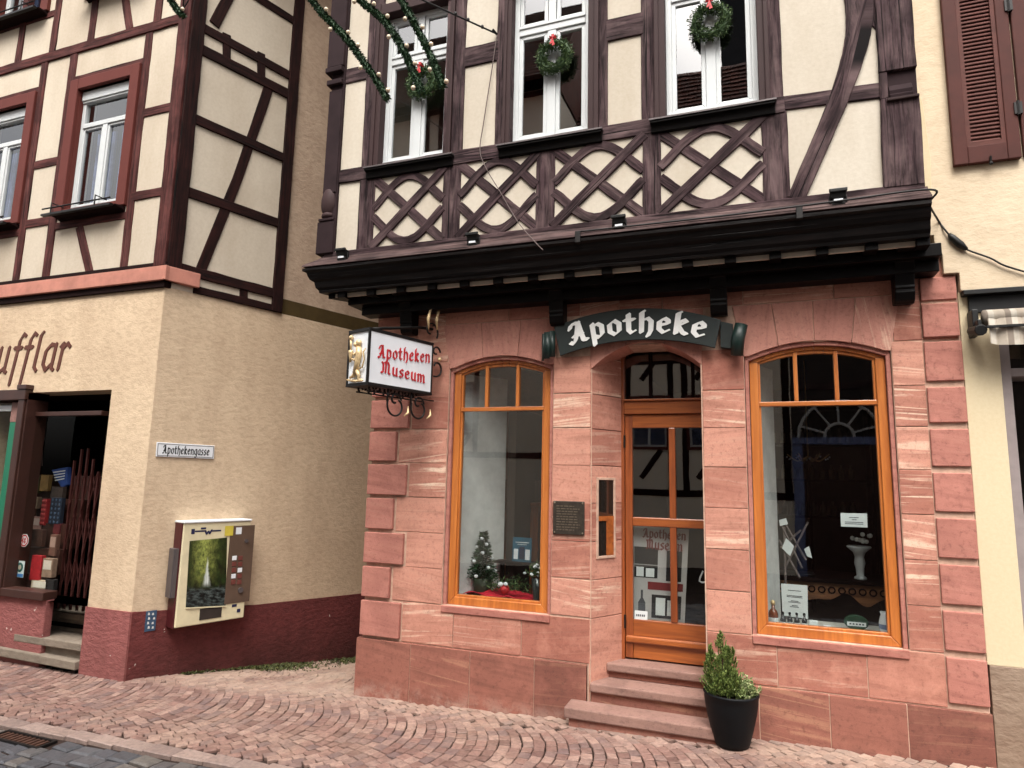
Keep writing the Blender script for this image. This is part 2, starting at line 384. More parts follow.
# ------------------------------------------------------------------ lettering (broad-nib strokes)
GL = {
 'A': (1.0, [[(0, .12), (.14, 0), (.3, .2), (.62, 1.45)], [(.60, 1.45), (.66, .75), (.74, .1), (.95, .06)], [(.22, .52), (.72, .56)], [(.12, 1.1), (.22, 1.38), (.42, 1.44), (.6, 1.4)]]),
 'M': (1.25, [[(0, .1), (.14, 0), (.24, .3), (.24, 1.1), (.08, 1.35)], [(.24, 1.2), (.5, 1.45), (.6, 1.1), (.56, .1)], [(.6, 1.2), (.86, 1.42), (.98, 1.1), (.96, .15), (1.15, .05)]]),
 'p': (.72, [[(.12, 1.05), (.12, -.5)], [(.12, .85), (.4, 1), (.6, .8), (.6, .22), (.4, 0), (.14, .14)]]),
 'o': (.70, [[(.36, 1), (.1, .78), (.1, .24), (.36, 0), (.6, .22), (.6, .76), (.36, 1)]]),
 't': (.55, [[(.2, 1.35), (.2, .2), (.34, 0), (.5, .12)], [(0, .95), (.46, .95)]]),
 'h': (.72, [[(.2, 1.5), (.12, 1.4), (.12, 0)], [(.12, .82), (.42, 1), (.6, .78), (.6, .1), (.46, -.28)]]),
 'e': (.66, [[(.1, .5), (.54, .66), (.52, .86), (.34, 1), (.1, .76), (.1, .24), (.34, 0), (.56, .16)]]),
 'k': (.70, [[(.2, 1.5), (.12, 1.4), (.12, 0)], [(.12, .62), (.42, 1), (.56, .86), (.18, .52)], [(.2, .52), (.46, .1), (.64, .02)]]),
 'n': (.74, [[(.0, .9), (.12, 1), (.12, 0)], [(.12, .8), (.42, 1), (.6, .8), (.6, 0), (.7, .04)]]),
 'u': (.74, [[(.12, 1), (.12, .2), (.3, 0), (.56, .2)], [(.58, 1), (.58, .05), (.7, 0)]]),
 's': (.60, [[(.52, .88), (.34, 1), (.12, .8), (.2, .58), (.46, .42), (.5, .18), (.3, 0), (.08, .12)]]),
 'm': (1.1, [[(0, .9), (.12, 1), (.12, 0)], [(.12, .8), (.38, 1), (.52, .8), (.52, 0)], [(.52, .8), (.8, 1), (.94, .8), (.94, 0), (1.04, .04)]]),
 'g': (.72, [[(.56, .95), (.34, 1), (.1, .76), (.1, .26), (.32, .04), (.56, .2)], [(.6, 1), (.6, -.25), (.4, -.5), (.12, -.4)]]),
 'a': (.72, [[(.56, .95), (.34, 1), (.1, .76), (.1, .24), (.3, 0), (.56, .24)], [(.6, 1), (.6, .08), (.72, 0)]]),
 'f': (.46, [[(.5, 1.42), (.36, 1.5), (.22, 1.25), (.18, -.5)], [(.0, .95), (.42, .95)]]),
 'l': (.36, [[(.24, 1.5), (.14, 1.4), (.14, .15), (.3, 0)]]),
 'r': (.54, [[(0, .9), (.12, 1), (.12, 0)], [(.12, .78), (.34, 1), (.5, .86)]]),
 '4': (.7, [[(.45, 0), (.45, 1.4), (.05, .5), (.65, .5)]]),
 '8': (.7, [[(.35, .75), (.1, 1.05), (.35, 1.4), (.6, 1.05), (.35, .75), (.06, .35), (.35, 0), (.64, .35), (.35, .75)]]),
 '-': (.5, [[(.08, .65), (.42, .65)]]),
 'W': (1.1, [[(0, 1.4), (.25, 0), (.5, 1.1), (.75, 0), (1., 1.4)]]),
 ' ': (.4, []),
}
def hull(p):
    p = sorted(set(p)); 
    def half(q):
        h = []
        for a in q:
            while len(h) > 1 and (h[-1][0] - h[-2][0]) * (a[1] - h[-2][1]) - (h[-1][1] - h[-2][1]) * (a[0] - h[-2][0]) <= 0: h.pop()
            h.append(a)
        return h
    a = half(p); b = half(p[::-1]); return a[:-1] + b[:-1]
def textw(s, sp=.12): return sum(GL[c][0] + sp for c in s) - sp
def write(mb, fr, s, mapf, size, nib=.2, thin=.07, ang=40, sp=.12, o0=0., o1=.01, slant=0.):
    x0 = 0; k = 0; a = radians(ang); c, sn = cos(a), sin(a)
    for ch in s:
        w, strokes = GL[ch]
        for st in strokes:
            for p, q in zip(st, st[1:]):
                pts = []
                for (x, y) in (p, q):
                    for e in (-1, 1):
                        for g in (-1, 1):
                            dx = e * nib / 2 * c - g * thin / 2 * sn; dy = e * nib / 2 * sn + g * thin / 2 * c
                            xx = x0 + x + dx; yy = y + dy
                            pts.append(mapf((xx + slant * yy) * size, yy * size))
                mb.prism(fr, hull(pts), o0, o1 + .00006 * (k % 23)); k += 1
        x0 += w + sp

# ------------------------------------------------------------------ timber helper
TK = [0]
def offsets(pts, wd):
    n = len(pts); L = []; Rr = []
    for i in range(n):
        a = Vector(pts[max(i - 1, 0)]); b = Vector(pts[min(i + 1, n - 1)]); t = (b - a).normalized(); nn = Vector((-t.y, t.x))
        h = (wd[i] if isinstance(wd, (list, tuple)) else wd) / 2
        L.append(Vector(pts[i]) + nn * h); Rr.append(Vector(pts[i]) - nn * h)
    return L, Rr
def timber(fr, pts, wd, mat, parent, name, proud=.012, back=-.06, jit=.004, step=.16, bevel=.005):
    """one timber: a hand-hewn strip following a line on the wall plane, its grain along its length"""
    P = [Vector(p) for p in pts]; W = wd if isinstance(wd, (list, tuple)) else [wd] * len(P)
    Q = []; Wd = []
    for i in range(len(P) - 1):
        n = max(1, int((P[i + 1] - P[i]).length / step))
        for k in range(n): Q.append(P[i].lerp(P[i + 1], k / n)); Wd.append(W[i] + (W[i + 1] - W[i]) * k / n)
    Q.append(P[-1]); Wd.append(W[-1])
    Wd = [w + R.uniform(-jit, jit) * 1.4 for w in Wd]
    Q2 = [q + Vector((R.uniform(-jit, jit), R.uniform(-jit, jit))) * (.7 if 0 < i < len(Q) - 1 else 0) for i, q in enumerate(Q)]
    L, Rr = offsets(Q2, Wd)
    TK[0] += 1; o1 = proud + (TK[0] * .37 % 1) * .006
    mb = MB(); us = R.uniform(0, 50); vs = R.uniform(0, 50); ln = 0; U = [0]
    for i in range(1, len(Q)): ln += (Q[i] - Q[i - 1]).length; U.append(ln)
    poly = [(p.x, p.y) for p in Rr] + [(p.x, p.y) for p in L[::-1]]
    uvs = [(us + U[i], vs) for i in range(len(Rr))] + [(us + U[i], vs + Wd[i]) for i in range(len(L))][::-1]
    mb.prism(fr, poly, back, o1, uvs)
    return mb.build(name, mat, parent, bevel, False, None, 1)

def wall_holes(mb, fr, a0, a1, z0, z1, holes, o0, o1):
    """a wall slab with rectangular openings"""
    xs = sorted({a0, a1} | {h[0] for h in holes} | {h[1] for h in holes}); zs = sorted({z0, z1} | {h[2] for h in holes} | {h[3] for h in holes})
    xs = [x for x in xs if a0 <= x <= a1]; zs = [z for z in zs if z0 <= z <= z1]
    for x, X in zip(xs, xs[1:]):
        for z, Z in zip(zs, zs[1:]):
            cx, cz = (x + X) / 2, (z + Z) / 2
            if any(h[0] < cx < h[1] and h[2] < cz < h[3] for h in holes): continue
            mb.face([fr.w(x, z, o1), fr.w(X, z, o1), fr.w(X, Z, o1), fr.w(x, Z, o1)])
            mb.face([fr.w(x, Z, o0), fr.w(X, Z, o0), fr.w(X, z, o0), fr.w(x, z, o0)])
    for (x, X, z, Z) in holes + [(a0, a1, z0, z1)]:
        mb.face([fr.w(x, z, o1), fr.w(x, Z, o1), fr.w(x, Z, o0), fr.w(x, z, o0)]); mb.face([fr.w(X, z, o0), fr.w(X, Z, o0), fr.w(X, Z, o1), fr.w(X, z, o1)])
        mb.face([fr.w(x, z, o0), fr.w(X, z, o0), fr.w(X, z, o1), fr.w(x, z, o1)]); mb.face([fr.w(x, Z, o1), fr.w(X, Z, o1), fr.w(X, Z, o0), fr.w(x, Z, o0)])
def ring(mb, fr, a0, a1, z0, z1, w, o0, o1):
    """four mitred frame members round a rectangle"""
    A = [(a0, z0), (a1, z0), (a1, z1), (a0, z1)]; B = [(a0 + w, z0 + w), (a1 - w, z0 + w), (a1 - w, z1 - w), (a0 + w, z1 - w)]
    for k in range(4):
        l = (k + 1) % 4; mb.prism(fr, [A[k], A[l], B[l], B[k]], o0, o1)

# ------------------------------------------------------------------ ground
def lerpt(x, T):
    if x <= T[0][0]: return T[0][1]
    for (a, b), (c, d) in zip(T, T[1:]):
        if x <= c: return b + (d - b) * (x - a) / (c - a)
    return T[-1][1]
GX = [(-14, -.10), (-6, -.068), (-3.5, .004), (-2., .05), (-1.35, .10), (.25, .146), (1.44, .176), (5, .24)]
def gz(x, y):
    z = lerpt(x, GX)
    z += .022 * min(0., max(y, -3.)) 
    w = max(0., min(1., (-3.2 - x) / 1.6))
    if y > -.3: z -= .135 * (y + .3) * w
    return z

def ground_sheet():
    mb = MB(); xs = [-60, -40, -25, -16, -12, -10] + [-9 + .5 * k for k in range(29)] + [7, 10, 16, 30, 60]
    ys = [-60, -40, -25, -16, -12, -9, -7, -5, -4, -3, -2.5, -2, -1.62, -1.4, -1, -.6, -.3, 0, .4, .8, 1.2, 1.6, 2, 2.5, 3, 4, 6, 8, 12, 30, 60]
    n = len(xs)
    vs = [(x, y, gz(x, min(y, 6)) - .022 - (.01 if y < -1.55 else 0)) for y in ys for x in xs]
    fs = [[j * n + i, j * n + i + 1, (j + 1) * n + i + 1, (j + 1) * n + i] for j in range(len(ys) - 1) for i in range(n - 1)]
    mb.add(vs, fs); o = mb.build('ground', M['bed']); o['kind'] = 'structure'
ground_sheet()

def stone_block(mb, c, t, a, b, z, rise, tilt=(0, 0), inset=.0048, cut=.0):
    """one paving stone: a split block with rounded shoulders"""
    n = Vector((-t.y, t.x)); base = []; mid = []; top = []
    for (e, g) in ((-1, -1), (1, -1), (1, 1), (-1, 1)):
        j = Vector((R.uniform(-1, 1), R.uniform(-1, 1))) * (.06 * min(a, b))
        p = Vector(c) + t * (e * a / 2) + n * (g * b / 2) + j
        q = Vector(c) + (p - Vector(c)) * (1 - 2 * inset / min(a, b))
        h = z + tilt[0] * e + tilt[1] * g + R.uniform(-.0015, .0015)
        base.append((p.x, p.y, z - .035)); mid.append((p.x, p.y, h + rise - inset * .8)); top.append((q.x, q.y, h + rise))
    vs = base + mid + top; fs = [[8, 9, 10, 11]]
    for k in range(4):
        l = (k + 1) % 4; fs += [[k, l, 4 + l, 4 + k], [4 + k, 4 + l, 8 + l, 8 + k]]
    mb.add(vs, fs)

def inside_building(x, y):
    if x > -3.50 and y > -.02 and not (-1.3 < x < -.4 and y < .15): 
        return x > -3.5 + max(0, y) * .3366
    if y > -.38 and x < -5.97 + (y + .4) * .3366: return True
    return False
def pavement():
    mb = MB(); W = 1.16; pit = .09
    for s in range(-1, 4):
        yc = -1.44 + W * (s + .5)
        k = -9.6
        while k < 2.6:
            x0 = k; k += pit * R.uniform(.94, 1.06)
            # an arc across the strip that bulges towards +x
            L = W * 1.19; m = 14; off = R.uniform(0, 1)
            for i in range(m + 1):
                u = (i + off) / m * 2 - 1 
                if not -1 < u < 1: continue
                ph = u * radians(50); rad = W / 2 / sin(radians(50))
                x = x0 + rad * (cos(ph) - cos(radians(50))); y = yc + rad * sin(ph)
                t = Vector((-sin(ph), cos(ph)))
                if y < -1.42 or y > 3.2 or inside_building(x, y): continue
                if y > 1.0 and x > -3: continue
                a = L / m * R.uniform(.84, .95); b = pit * R.uniform(.86, .95) * (1 - .16 * abs(u))
                stone_block(mb, (x, y), t, a, b, gz(x, y) - .005, R.uniform(.002, .004), (R.uniform(-.0016, .0016), R.uniform(-.0016, .0016)))
    o = mb.build('pavement', M['cobble']); o['kind'] = 'structure'
    mb = MB(); x = -10.
    while x < 3.5:                      # kerb strip of longer flat stones
        l = R.uniform(.24, .34)
        stone_block(mb, (x + l / 2, -1.515), Vector((1, 0)), l * .955, .135, gz(x + l / 2, -1.5) - .004, .006, (0, 0), .008)
        x += l
    o = mb.build('kerb_strip', M['kerbstone']); o['kind'] = 'structure'
    mb = MB(); y = -1.66
    while y > -5.2:                     # street setts, laid in rough rows
        h = R.uniform(.12, .16); x = -10 + R.uniform(0, .2)
        while x < 4:
            l = R.uniform(.12, .24)
            if not (-5.72 < x + l / 2 < -5.14 and -1.80 < y < -1.62):
                stone_block(mb, (x + l / 2, y - h * .1), Vector((1, R.uniform(-.05, .05))).normalized(), l * .93, h * .92, gz(x, y) - .016, R.uniform(.0, .012), (R.uniform(-.004, .004), R.uniform(-.004, .004)), .016)
            x += l
        y -= h
    o = mb.build('street', M['setts']); o['kind'] = 'structure'
    t = NT('far_street_paving'); v = t.n('ShaderNodeTexVoronoi'); v.inputs['Scale'].default_value = 6.; t.l(t.co(), v.inputs[0])
    col = t.mix(v.outputs['Color'], lin((58, 58, 62)), lin((92, 88, 86)))
    m = t.done(col, .7, t.bump(v.outputs['Distance'], .5, .02, None))
    mb = MB(); mb.face([(-60, -60, -.19), (60, -60, -.19), (60, -5.2, -.19), (-60, -5.2, -.19)])
pavement()

# street drain: an iron grate sunk in the setts
dr = thing('street_drain', 'rusty dark iron drain plate sunk in the grey setts beside the kerb', 'drain', (-5.43, -1.71, gz(-5.43, -1.71)))
z = gz(-5.43, -1.71)
part('frame', M['iron'], dr, lambda m: (m.box(-5.71, -5.15, -1.79, -1.77, z - .04, z), m.box(-5.71, -5.15, -1.65, -1.63, z - .04, z), m.box(-5.71, -5.69, -1.77, -1.65, z - .04, z), m.box(-5.17, -5.15, -1.77, -1.65, z - .04, z)))
part('grate', plain('rusty_iron', (84, 56, 44), .7, .3, .3, .3, 20.), dr, lambda m: (m.box(-5.69, -5.17, -1.77, -1.65, z - .04, z - .024), [m.box(-5.68 + .05 * k, -5.655 + .05 * k, -1.765, -1.655, z - .024, z - .006) for k in range(10)]))

# moss and weeds along the foot of the alley wall
def moss():
    mb = MB()
    for _ in range(9000):
        s = R.uniform(.55, 3.4); d = abs(R.gauss(0, .10 + .14 * max(0, s - .9))) + .014
        if R.random() > .35 + .4 * (sin(s * 5) + .3): continue
        p = LS.w(s, 0, d); z = gz(p.x, p.y)
        if s < 1.3 and d > .12: continue
        if p.x > -3.6 and p.y < .0: continue
        a = R.uniform(0, 6.3); l = R.uniform(.012, .035); h = R.uniform(.004, .03)
        mb.face([(p.x, p.y, z), (p.x + l * cos(a), p.y + l * sin(a), z + h), (p.x + l * cos(a + 1), p.y + l * sin(a + 1), z + h * .4)])
    o = mb.build('moss_and_weeds', M['moss']); o['kind'] = 'stuff'
moss()

# =================================================================== PHARMACY
ph = thing('pharmacy_house', 'red sandstone pharmacy with two arched shop windows and purple timbered upper floor', 'house', (-1, 0, 0))
CZ = [.51, .865, 1.175, 1.49, 1.81, 2.13, 2.445, 2.75, 3.09, 3.45, 3.66]
WIN = [(-2.652, -1.693), (-.022, .955)]; WB, WS, WR = .866, 2.985, .105   # shop window outlines (bottom, spring, rise)
DX0, DX1, DS, DR = -1.32, -.385, 2.965, .215
def arch(x, x0, x1, zs, r): c = (x0 + x1) / 2; return zs + r * (1 - ((x - c) / ((x1 - x0) / 2)) ** 2)
RB = .034     # rebate round the shop windows
def backing(m):
    wall_holes(m, FA, -3.49, 1.441, -.3, 3.74, [(w[0] - RB, w[1] + RB, WB, 3.085 + RB) for w in WIN] + [(-1.31, -.395, .02, 3.16)], -.34, -.007)
part('backing_wall', M['mortar'], ph, backing)
def block(m, poly, out=0., o0=-.08, g=.0035):
    xs = [p[0] for p in poly]; cx = sum(xs) / len(xs); cz = sum(p[1] for p in poly) / len(poly)
    hw = (max(xs) - min(xs)) / 2; hz = (max(p[1] for p in poly) - min(p[1] for p in poly)) / 2
    q = [(cx + (x - cx) * (1 - g / hw), cz + (z - cz) * (1 - g / hz)) for x, z in poly]
    m.prism(FA, q, o0, out + R.uniform(-.0025, .0025))
def rblock(m, x0, x1, z0, z1, out=0.): block(m, [(x0, z0), (x1, z0), (x1, z1), (x0, z1)], out)
def walls(m):
    for k in range(1, 8):
        z0, z1 = CZ[k], CZ[k + 1]
        long_ = k % 2 == 0
        rblock(m, -3.07 if long_ else -3.195, WIN[0][0] - RB, z0 + R.uniform(-.004, .004), z1)
        rblock(m, WIN[0][1] + RB, DX0, z0 + R.uniform(-.012, .012), z1 + R.uniform(-.004, .004))
        rblock(m, DX1, WIN[1][0] - RB, z0 + R.uniform(-.004, .004), z1)
        rblock(m, WIN[1][1] + RB, 1.2, z0, z1)
    z0, z1 = CZ[0], WB - .004                                # course under the windows
    for a, b in ((-3.08, -2.56), (-2.56, -1.917), (-1.917, DX0), (DX1, .115), (.115, .715), (.715, 1.2)): rblock(m, a, b, z0, z1)
    # arch courses
    for (x0, x1) in [(-3.2, WIN[0][0] - RB - .02), (WIN[1][1] + RB + .02, 1.2)]:
        rblock(m, x0, x1, CZ[8], CZ[9])
    rblock(m, -3.5, -3.2, CZ[8], CZ[9], .004); rblock(m, 1.2, 1.43, CZ[8], CZ[9] , .004)
    x = -3.5
    for X in (-2.75, -2.1, -1.42, -1.07, -.70, -.05, .62, 1.2, 1.43):
        rblock(m, x, X, CZ[9], CZ[10] + .06, .006 if X == -.70 else 0); x = X
part('ashlar', M['stone'], ph, walls, .0025)
def vouss(m, *args):
    def fan(x0, x1, zs, r, n, ztop, spread, rb=0.):
        c = (x0 + x1) / 2
        for k in range(n):
            a = x0 - rb + (x1 - x0 + 2 * rb) * k / n; b = x0 - rb + (x1 - x0 + 2 * rb) * (k + 1) / n
            ta = c + (a - c) * spread; tb = c + (b - c) * spread
            xs = [a + (b - a) * i / 6 for i in range(7)]
            bot = [(x, arch(min(max(x, x0), x1), x0, x1, zs, r) + rb) for x in xs]
            block(m, bot + [(tb, ztop), (ta, ztop)], .002 * (k % 2), -.34 if rb == 0 else -.08, .003)
    fan(*args)
part('voussoirs', M['stone_v'], ph, lambda m: vouss(m, WIN[0][0], WIN[0][1], WS, WR, 3, CZ[9], 1.16, RB), .003)
part('voussoirs', M['stone_v'], ph, lambda m: vouss(m, WIN[1][0], WIN[1][1], WS, WR, 4, CZ[9], 1.16, RB), .003)
part('voussoirs', M['stone_v'], ph, lambda m: vouss(m, DX0, DX1, DS, DR, 3, CZ[9], 1.05), .003)
def surround(m, w):
    for (x0, x1) in [w]:
        pts = [(x0, WB), (x0, WS)] + [(x0 + (x1 - x0) * i / 12, arch(x0 + (x1 - x0) * i / 12, x0, x1, WS, WR)) for i in range(13)] + [(x1, WS), (x1, WB)]
        c = (x0 + x1) / 2
        def outw(p, d): return (p[0] + (d if p[0] > c + .3 else -d if p[0] < c - .3 else d * (p[0] - c) / .3), p[1] + (d if p[1] >= WS else 0))
        for p, q in zip(pts, pts[1:]):
            if abs(p[0] - q[0]) + abs(p[1] - q[1]) < 1e-6: continue
            m.prism(FA, [p, q, outw(q, RB - .004), outw(p, RB - .004)], -.14, -.022)
        # worn stone sill under the frame
        m.prism(FA, [(x0 - .03, WB - .06), (x1 + .03, WB - .06), (x1 + .03, WB - .004), (x0 - .03, WB - .004)], -.14, .014)
for w_ in WIN: part('window_surround', M['stone_q'], ph, lambda m: surround(m, w_), .004)
def ring_corner(m):
    pass
for k in range(1, 9):                                       # raised corner quoins
    z0, z1 = CZ[k - 1] + (.012 if k > 1 else .02), CZ[k] - .016
    w = -3.088 if k % 2 == 1 else -3.212
    part('quoin', M['stone_q'], ph, lambda m: block(m, [(-3.512, z0), (w, z0), (w, z1), (-3.512, z1)], .03), .007)
    part('quoin', M['stone_q'], ph, lambda m: block(m, [(1.2, z0 + .012), (1.446, z0 + .012), (1.446, z1), (1.2, z1)], .013), .007)
part('quoin', M['stone_q'], ph, lambda m: block(m, [(1.2, CZ[8] + .01), (1.437, CZ[8] + .01), (1.437, CZ[9] - .09), (1.2, CZ[9] - .09)], .022), .007)
part('quoin', M['stone_q'], ph, lambda m: block(m, [(1.2, CZ[9] - .07), (1.437, CZ[9] - .07), (1.437, 3.56), (1.2, 3.56)], .022), .007)
def plinth(m, spans):
    for a, b in spans:
        zb = -.2
        m.prism(FA, [(a + .003, zb), (b - .003, zb), (b - .003, CZ[0] - .006), (a + .003, CZ[0] - .006)], -.08, .026 + R.uniform(-.003, .003))
part('plinth', M['stone_base'], ph, lambda m: plinth(m, ((-3.535, -2.964), (-2.964, -2.378), (-2.378, -1.788), (-1.788, -1.335))), .003)
part('plinth', M['stone_base'], ph, lambda m: plinth(m, ((-.375, -.02), (-.02, .456), (.456, .945), (.945, 1.45))), .003)
for x0, x1 in ((-3.53, -1.338), (-.372, 1.445)): part('plinth_mortar', M['mortar'], ph, lambda m: m.rect(FA, x0, x1, -.2, CZ[0] - .01, -.07, .0205))
# side wall along the alley, rear walls and inner partitions
SP = Frame((-3.49, 0, 0), dS, (-cos(AL), sin(AL), 0))
part('alley_wall', M['stone_q'], ph, lambda m: m.rect(SP, .14, 8.5, -1.6, 3.74, -.3, -.0), .004)
part('party_wall', M['beige_right'], ph, lambda m: m.box(1.40, 1.66, .35, 8., -.2, 10.5))
part('rear_wall', M['cream'], ph, lambda m: m.box(-.9, 1.6, 7.8, 8.1, -.2, 9.))
# door reveals
RL = Frame((DX0, 0, 0), Vector((.2, .35, 0)).normalized(), Vector((.35, -.2, 0)).normalized())
RR = Frame((DX1, .36, 0), (0, -1, 0), (-1, 0, 0))
def reveals(m, left):
    for k in range(0, 8):
        z0, z1 = (CZ[k], CZ[k + 1]) if k else (.0, CZ[1])
        if k == 0: z0 = .2
        g = .003
        if left: m.prism(RL, [(.004, z0 + g), (.41, z0 + g), (.41, z1 - g), (.004, z1 - g)], -.1, .0)
        else: m.prism(RR, [(0, z0 + g), (.356, z0 + g), (.356, z1 - g), (0, z1 - g)], -.1, .0)
    if left: m.prism(RL, [(.004, CZ[8] + .003), (.41, CZ[8] + .003), (.41, 3.16), (.004, 3.16)], -.1, .0)
for s_ in (True, False): part('door_reveal', M['stone'], ph, lambda m: reveals(m, s_), .003)

# shop windows
def arched(x0, x1, zb, zs, r, n=12):
    return [(x0, zb), (x1, zb)] + [(x1 - (x1 - x0) * i / n, arch(x1 - (x1 - x0) * i / n, x0, x1, zs, r)) for i in range(n + 1)]
def shop_window(x0, x1, mun):
    w = .068; fr = XF(.0)
    O = arched(x0 + .004, x1 - .004, WB, WS, WR); I = arched(x0 + w, x1 - w, WB + w * 1.05, WS - .01, WR - .03 + .012)
    def frame(m):
        for k in range(len(O)):
            l = (k + 1) % len(O); m.prism(fr, [O[k], O[l], I[l], I[k]], -.125, -.05)
    win = part('shop_window', M['varnish'], ph, frame, .006)
    def bead(m):
        J = arched(x0 + w + .018, x1 - w - .018, WB + w * 1.05 + .018, WS - .02, WR - .036)
        for k in range(len(I)):
            l = (k + 1) % len(I); m.prism(fr, [I[k], I[l], J[l], J[k]], -.118, -.068)
    part('glazing_bead', M['varnish'], win, bead, .003)
    part('transom', M['varnish_x'], win, lambda m: m.rect(fr, x0 + w, x1 - w, 2.618, 2.655, -.115, -.056), .005)
    for x in mun: part('glazing_bar', M['varnish'], win, lambda m: m.prism(fr, [(x - .015, 2.655), (x + .015, 2.655), (x + .015, arch(x, x0 + w, x1 - w, WS - .01, WR - .018)), (x - .015, arch(x, x0 + w, x1 - w, WS - .01, WR - .018))], -.114, -.06), .004)
    part('pane', M['glass_shop'], win, lambda m: m.prism(fr, arched(x0 + w - .01, x1 - w + .01, WB + w, WS, WR - .02), -.094, -.088))
shop_window(WIN[0][0], WIN[0][1], (-2.327, -2.02))
shop_window(WIN[1][0], WIN[1][1], (.326, .617))

# front door
def door():
    fr = XF(.35)
    d = part('door', M['varnish_d'], ph, lambda m: (m.rect(fr, -1.165, -1.092, .49, 3.2, -.1, .0), m.rect(fr, -.258, -.185, .49, 3.2, -.1, .0)), .006)
    part('door_head', M['varnish_dx'], d, lambda m: m.rect(fr, -1.092, -.258, 2.60, 2.715, -.09, .012), .008)
    part('door_head', M['varnish_dx'], d, lambda m: m.rect(fr, -1.092, -.258, 2.715, 2.735, -.09, .03), .006)
    part('stile', M['varnish_d'], d, lambda m: m.rect(fr, -1.088, -1.024, .505, 2.596, -.07, -.012), .006)
    part('stile', M['varnish_d'], d, lambda m: m.rect(fr, -.326, -.262, .505, 2.596, -.07, -.012), .006)
    part('top_rail', M['varnish_dx'], d, lambda m: m.rect(fr, -1.024, -.326, 2.478, 2.596, -.07, -.014), .006)
    part('bottom_panel', M['varnish_dx'], d, lambda m: (m.rect(fr, -1.024, -.326, .69, .825, -.07, -.016), m.rect(fr, -1.024, -.326, .505, .70, -.066, -.022)), .006)
    part('weather_bar', M['varnish_dx'], d, lambda m: m.prism(fr, [(-1.085, .635), (-.265, .635), (-.265, .69), (-1.085, .69)], -.03, .012), .012)
    part('glazing_bar', M['varnish_d'], d, lambda m: m.rect(fr, -.704, -.648, .825, 2.478, -.068, -.010), .008)
    part('glazing_bar', M['varnish_dx'], d, lambda m: m.rect(fr, -1.024, -.326, 1.615, 1.692, -.066, -.006), .008)
    part('pane', M['glass_shop'], d, lambda m: m.rect(fr, -1.03, -.32, .82, 2.48, -.046, -.040))
    part('fanlight', M['glass_shop'], d, lambda m: m.rect(fr, -1.09, -.26, 2.73, 3.2, -.056, -.050))
    part('fanlight_bar', M['dark_timber'], d, lambda m: m.rect(fr, -.874, -.846, 2.735, 3.2, -.07, -.02), .004)
    part('fanlight_bar', M['dark_timber'], d, lambda m: m.rect(fr, -.504, -.476, 2.735, 3.2, -.07, -.02), .004)
    def handle(m):
        m.rect(fr, -.315, -.27, 1.42, 1.66, -.014, -.004); m.tube([fr.w(-.293, 1.56, -.005), fr.w(-.293, 1.56, .04), fr.w(-.40, 1.56, .045)], .009)
    part('handle', M['bronze_hi'], d, handle)
    for z in (.75, 2.3): part('hinge', M['iron'], d, lambda m: m.tube([fr.w(-1.09, z, .004), fr.w(-1.09, z + .11, .004)], .009))
door()
# side light in the splayed reveal
def sidelight():
    g = part('reveal_display_case', M['mortar'], ph, lambda m: ring(m, RL, .075, .315, 1.345, 2.03, .022, -.01, .012), .003)
    part('pane', M['glass_up'], g, lambda m: m.rect(RL, .096, .294, 1.366, 2.01, .001, .005))
    part('back_panel', M['room'], g, lambda m: m.rect(RL, .096, .294, 1.366, 2.01, -.004, .0008))
    part('glazing_bar', M['varnish_dx'], g, lambda m: (m.rect(RL, .098, .292, 1.66, 1.70, .0055, .010), m.rect(RL, .20, .292, 1.37, 1.659, .0052, .008)))
sidelight()

# shop interior: dark rooms behind the glass
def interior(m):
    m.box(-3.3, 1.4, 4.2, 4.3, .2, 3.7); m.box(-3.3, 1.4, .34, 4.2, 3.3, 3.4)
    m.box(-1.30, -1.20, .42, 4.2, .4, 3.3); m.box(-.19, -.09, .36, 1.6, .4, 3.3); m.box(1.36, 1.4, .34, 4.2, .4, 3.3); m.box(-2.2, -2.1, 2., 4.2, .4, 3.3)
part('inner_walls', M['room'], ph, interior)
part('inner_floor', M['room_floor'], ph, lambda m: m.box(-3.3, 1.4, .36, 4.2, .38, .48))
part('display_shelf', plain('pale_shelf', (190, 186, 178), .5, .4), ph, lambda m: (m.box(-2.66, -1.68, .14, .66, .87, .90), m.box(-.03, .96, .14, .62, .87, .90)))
part('display_side_panel', M['curtain_w'], ph, lambda m: (m.add([(-2.66, .14, .9), (-2.33, .62, .9), (-2.33, .62, 3.), (-2.66, .14, 3.)], [[0, 1, 2, 3]]), m.add([(-.03, .14, .9), (.17, .60, .9), (.17, .60, 3.), (-.03, .14, 3.)], [[0, 1, 2, 3]])))
# lower room dado trim and door of the left showroom
part('inner_cupboard', M['room'], ph, lambda m: m.box(-2.28, -2.2, .55, 1.9, .5, 2.7))

# steps
st = thing('stone_steps', 'three worn red sandstone steps up to the wooden pharmacy door', 'steps', (-.85, -.2, .1))
def step1(m): m.box(-1.465, -.22, -.25, -.029, .152, .236)
part('step', M['stone_step'], st, step1, .012)
part('step', M['stone_step'], st, lambda m: m.box(-1.308, -.392, -.03, .24, .302, .372), .012)
part('step', M['stone_step'], st, lambda m: m.box(-1.215, -.392, .17, .50, .425, .492), .012)
part('riser', M['stone_base'], st, lambda m: (m.box(-1.43, -.26, -.225, -.03, .0, .150), m.box(-1.305, -.394, .002, .3, .0, .300), m.box(-1.205, -.394, .205, .5, .374, .424)), .003)

